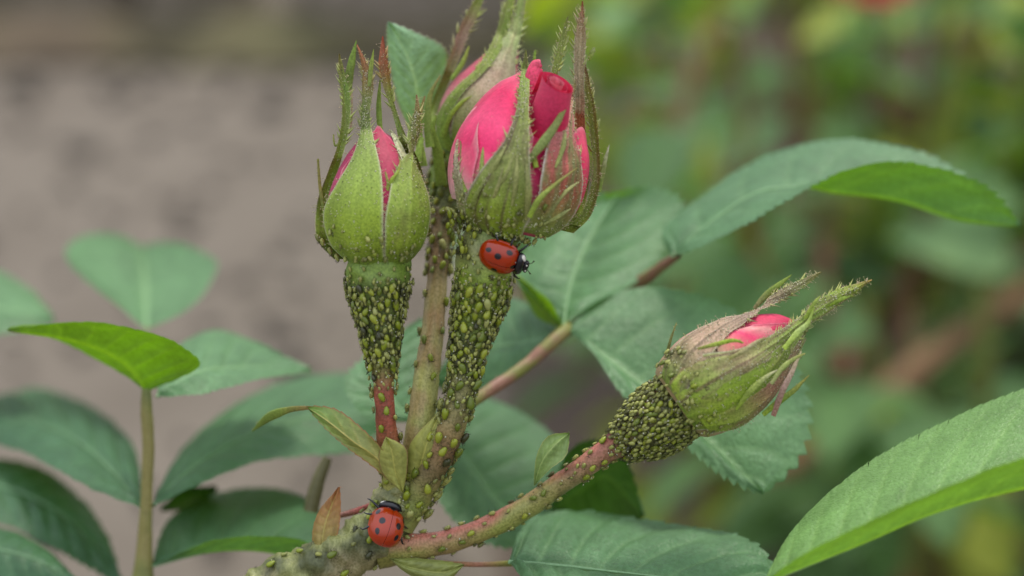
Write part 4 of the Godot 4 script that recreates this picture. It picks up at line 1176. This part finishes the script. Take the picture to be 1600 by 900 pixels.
	sepal(b4, f4, [[1048, 610, 2, 34, 30], [1062, 570, 3, 38, 36], [1092, 535, 4, 34, 34], [1128, 512, 5, 26, 18], [1164, 494, 6, 16, 10], [1194, 477, 7, 9, 9], [1222, 460, 7, 9, 8], [1252, 443, 7, 7, 7], [1283, 425, 7, 1, 1]], [green, Color(0.26, 0.25, 0.1), mauve, mauve, Color(0.36, 0.24, 0.2), Color(0.34, 0.22, 0.17), Color(0.32, 0.26, 0.16), Color(0.26, 0.33, 0.08), Color(0.3, 0.28, 0.08)], {"hairs": 130, "nv": 24, "nu": 70, "blotchy": 0.6, "blotch": Color(0.15, 0.11, 0.07), "ruffle": 3.0, "streak": 0.8})
	sepal(b4, f4, [[1072, 650, 2, 28, 32], [1100, 640, 3, 36, 46], [1140, 628, 4, 40, 52], [1178, 602, 5, 30, 38], [1208, 570, 6, 18, 26], [1232, 538, 7, 10, 14], [1258, 505, 9, 8, 9], [1284, 480, 10, 8, 8], [1305, 466, 10, 2, 2]], [green, lime, Color(0.25, 0.36, 0.03), Color(0.24, 0.32, 0.05), Color(0.28, 0.34, 0.09), Color(0.26, 0.35, 0.08), Color(0.24, 0.36, 0.06)], {"rimmed": 1.0, "hairs": 110, "nv": 24, "nu": 70, "blotchy": 0.3, "blotch": Color(0.24, 0.15, 0.1)})
	sepal(b4, f4, [[1100, 664, 4, 24, 24], [1150, 655, 5, 30, 28], [1195, 622, 6, 24, 24], [1225, 585, 7, 16, 17], [1243, 548, 8, 10, 10], [1256, 515, 9, 5, 5], [1268, 490, 10, 1, 1]], [lime, Color(0.3, 0.33, 0.08), Color(0.42, 0.2, 0.15), Color(0.4, 0.26, 0.17), Color(0.26, 0.28, 0.1), Color(0.24, 0.3, 0.08)], {"hairs": 80, "nv": 18, "blotchy": 0.5, "blotch": Color(0.24, 0.09, 0.1), "margin": Color(0.6, 0.55, 0.42)})
	lobe(f4, [L(1178, 482, 10), L(1196, 462, 10), L(1216, 446, 8), L(1237, 429, 6)], [2.5, 5.0, 4.5, 0.5], [Color(0.3, 0.26, 0.12), Color(0.22, 0.3, 0.05), Color(0.24, 0.33, 0.05)])
	lobe(f4, [L(1192, 648, -40), L(1216, 628, -44), L(1240, 610, -44), L(1264, 586, -44)], [3.5, 5.0, 4.0, 0.6], [lime, Color(0.22, 0.3, 0.04), Color(0.3, 0.26, 0.06)])
	lobe(f4, [L(1150, 640, -78), L(1172, 612, -86), L(1196, 590, -84), L(1214, 578, -76)], [2.0, 5.0, 3.5, 0.6], [lime, Color(0.3, 0.36, 0.08), Color(0.5, 0.46, 0.3)])
	lobe(f4, [L(1208, 650, -40), L(1222, 612, -52), L(1238, 580, -52), L(1252, 548, -44)], [4.0, 5.0, 4.0, 0.8], [Color(0.42, 0.2, 0.16), Color(0.52, 0.34, 0.28), Color(0.4, 0.36, 0.2)])
	lobe(f4, [L(1140, 560, -92), L(1162, 548, -92), L(1186, 532, -86), L(1204, 528, -78)], [2.0, 3.5, 2.5, 0.6], [tan, Color(0.42, 0.36, 0.2), tan])
	lobe(f4, [L(1225, 545, -60), L(1246, 520, -46), L(1262, 505, -36), L(1272, 480, -30)], [4.0, 5.0, 3.5, 0.6], [lime, Color(0.3, 0.38, 0.12), lime])
	lobe(f4, [L(1290, 478, -10), L(1312, 468, -12), L(1330, 462, -10)], [3.0, 4.0, 0.6], [lime, Color(0.26, 0.36, 0.06)])
	lobe(f4, [L(1258, 498, -20), L(1272, 474, -20), L(1282, 462, -18)], [3.0, 3.0, 0.6], [lime, Color(0.28, 0.34, 0.08)])
	lobe(f4, [L(1042, 580, -20), L(1042, 556, -24), L(1048, 530, -28), L(1057, 504, -30)], [3.0, 2.6, 2.0, 0.6], [green, Color(0.18, 0.2, 0.05), tan])
	lobe(f4, [L(1090, 545, -80), L(1118, 538, -86), L(1145, 532, -86), L(1162, 536, -84)], [2.0, 3.5, 3.0, 1.0], [tan, lime, lime])
	lobe(f4, [L(1205, 600, -82), L(1222, 575, -74), L(1242, 560, -62), L(1258, 552, -52)], [3.0, 4.0, 3.0, 0.8], [Color(0.26, 0.28, 0.1), Color(0.28, 0.34, 0.08), tan])
	# ---------------- bracts and stipules at the fork
	var ba := leaf("bract", o, [L(616, 756, -14), L(590, 718, -24), L(552, 690, -26), L(515, 660, -16), L(479, 635, 0)], [L(616, 756, -14), L(578, 725, -20), L(540, 697, -20), L(508, 668, -10), L(479, 635, 0)], [L(616, 756, -14), L(600, 708, -26), L(568, 672, -10), L(525, 640, 4), L(479, 635, 0)], {"mat": M.young, "base": Color(0.46, 0.4, 0.12), "tip": Color(0.2, 0.36, 0.08), "edge": Color(0.42, 0.14, 0.07), "teeth": 14, "tooth": 2.5, "puff": 1.5, "cup": -6.0, "veins": 6.0})
	ba.set_meta("label", "pointed green bract with a reddish edge, left of the red stalk")
	lobe(o, [L(482, 637, 2), L(452, 640, 40), L(420, 652, 80), L(394, 674, 110)], [3.0, 5.0, 7.0, 1.0], [Color(0.3, 0.2, 0.06), Color(0.2, 0.28, 0.04), Color(0.16, 0.24, 0.04)], "bract_tip", 0.6)
	leaf("bract", o, [L(502, 868, -20), L(506, 828, -14), L(516, 796, -8), L(531, 760, 0)], [L(502, 868, -20), L(488, 842, -6), L(498, 800, 4), L(531, 760, 0)], [L(502, 868, -20), L(526, 838, -20), L(532, 798, -14), L(531, 760, 0)], {"mat": M.young, "base": Color(0.34, 0.32, 0.08), "tip": Color(0.42, 0.14, 0.05), "edge": Color(0.42, 0.16, 0.05), "teeth": 10, "tooth": 1.0, "puff": 1.0})
	leaf("stipule", o, [L(630, 770, -26), L(618, 738, -28), L(612, 705, -24), L(603, 682, -20)], [L(630, 770, -26), L(600, 742, -24), L(592, 712, -22), L(603, 682, -20)], [L(630, 770, -26), L(636, 735, -24), L(634, 700, -18), L(603, 682, -20)], {"mat": M.young, "base": Color(0.4, 0.42, 0.1), "edge": Color(0.3, 0.16, 0.08), "teeth": 8, "tooth": 0.6, "puff": 0.8})
	leaf("stipule", o, [L(640, 775, 0), L(655, 735, -10), L(668, 690, -8), L(690, 640, 4)], [L(640, 775, 0), L(636, 735, -6), L(642, 690, 4), L(690, 640, 4)], [L(640, 775, 0), L(672, 740, -12), L(688, 700, -12), L(690, 640, 4)], {"mat": M.young, "base": Color(0.38, 0.4, 0.09), "edge": Color(0.26, 0.15, 0.06), "teeth": 8, "tooth": 0.6, "puff": 0.8})
	leaf("bract", o, [L(834, 760, -14), L(846, 722, -14), L(866, 696, -10), L(890, 676, -2)], [L(834, 760, -14), L(838, 714, -4), L(856, 682, 4), L(890, 676, -2)], [L(834, 760, -14), L(858, 734, -22), L(884, 712, -18), L(890, 676, -2)], {"mat": M.young, "base": Color(0.26, 0.38, 0.12), "edge": Color(0.42, 0.46, 0.16), "teeth": 8, "tooth": 0.8, "puff": 0.8, "cup": -5.0})
	leaf("bract", o, [L(608, 872, -24), L(640, 886, -26), L(690, 894, -20), L(726, 882, -8)], [L(608, 872, -24), L(645, 872, -20), L(690, 876, -14), L(726, 882, -8)], [L(608, 872, -24), L(640, 898, -24), L(690, 912, -18), L(726, 882, -8)], {"mat": M.young, "base": Color(0.25, 0.29, 0.07), "teeth": 8, "tooth": 1.0, "puff": 1.0})
	lobe(o, [L(650, 876, -8), L(700, 880, 4), L(750, 882, 20), L(800, 880, 60)], [5.0, 4.0, 4.0, 5.0], [tan, red.lerp(tan, 0.4), Color(0.34, 0.15, 0.1), Color(0.2, 0.26, 0.05)], "leaf_stalk", 1.0)
	lobe(o, [L(528, 806, 30), L(552, 800, 30), L(572, 792, 24), L(590, 782, 16)], [4.0, 5.0, 4.0, 2.0], [Color(0.36, 0.2, 0.16), Color(0.4, 0.1, 0.09), Color(0.4, 0.12, 0.1)], "leaf_scar", 1.0)
	# shed skins and honeydew crumbs clinging to the necks
	var sk := MB.new()
	for q in [L(575, 400, -52), L(568, 385, -62), L(581, 388, -62), L(585, 404, -52), L(591, 408, -50), L(605, 376, -72), L(560, 373, -70), L(777, 366, -62), L(790, 370, -60), L(804, 372, -58), L(770, 381, -48), L(836, 352, -90)]:
		for k in 3:
			var d := L(rng.randf_range(-3, 3), rng.randf_range(-3, 3), rng.randf_range(-2, 2))
			sk.ball(P(q + d), Vector3(rng.randf_range(1.0, 2.6), rng.randf_range(0.8, 1.6), rng.randf_range(1.0, 2.6)) * K, Basis(Vector3.FORWARD, rng.randf() * TAU), Color(0.5, 0.52, 0.32), 4, 6)
	build(sk, "shed_skins", M.hair, o, "stuff")
	for e in [[b1, 2.0, 60.0, 26], [b2, 0.0, 70.0, 60], [b4, 0.0, 70.0, 70]]:
		var bb: Bud = e[0]
		for k in e[3]:
			var y: float = e[1] + (e[2] - e[1]) * pow(rng.randf(), 2.0)
			var th := rng.randf_range(-1.05, 1.05)
			var rr := bb.r(y) + 3.5
			var nn := bb.to_grid(Vector3(sin(th), 0, cos(th))) - bb.at
			var ff := bb.to_grid(Vector3(0, 1, 0)) - bb.at
			perch(bb.to_grid(Vector3(rr * sin(th), y, rr * cos(th))), nn, ff * (1.0 if rng.randf() < 0.6 else -1.0) + V(rng.randf_range(-1, 1), 0, 0), rng.randf_range(5, 12), "bud")
	for k in 48:
		perch(L(rng.randf_range(700, 745), rng.randf_range(320, 395), rng.randf_range(-40, 0)), L(-0.5, 0, -0.8), L(rng.randf_range(-1, 1), 1, 0), rng.randf_range(9, 14), "middle")
	for q in [L(507, 378, 6), L(519, 392, 4), L(530, 402, 2), L(500, 372, 8)]:
		perch(q, L(-0.8, 0.2, -0.4), L(0.3, 1, 0), 14, "bud")
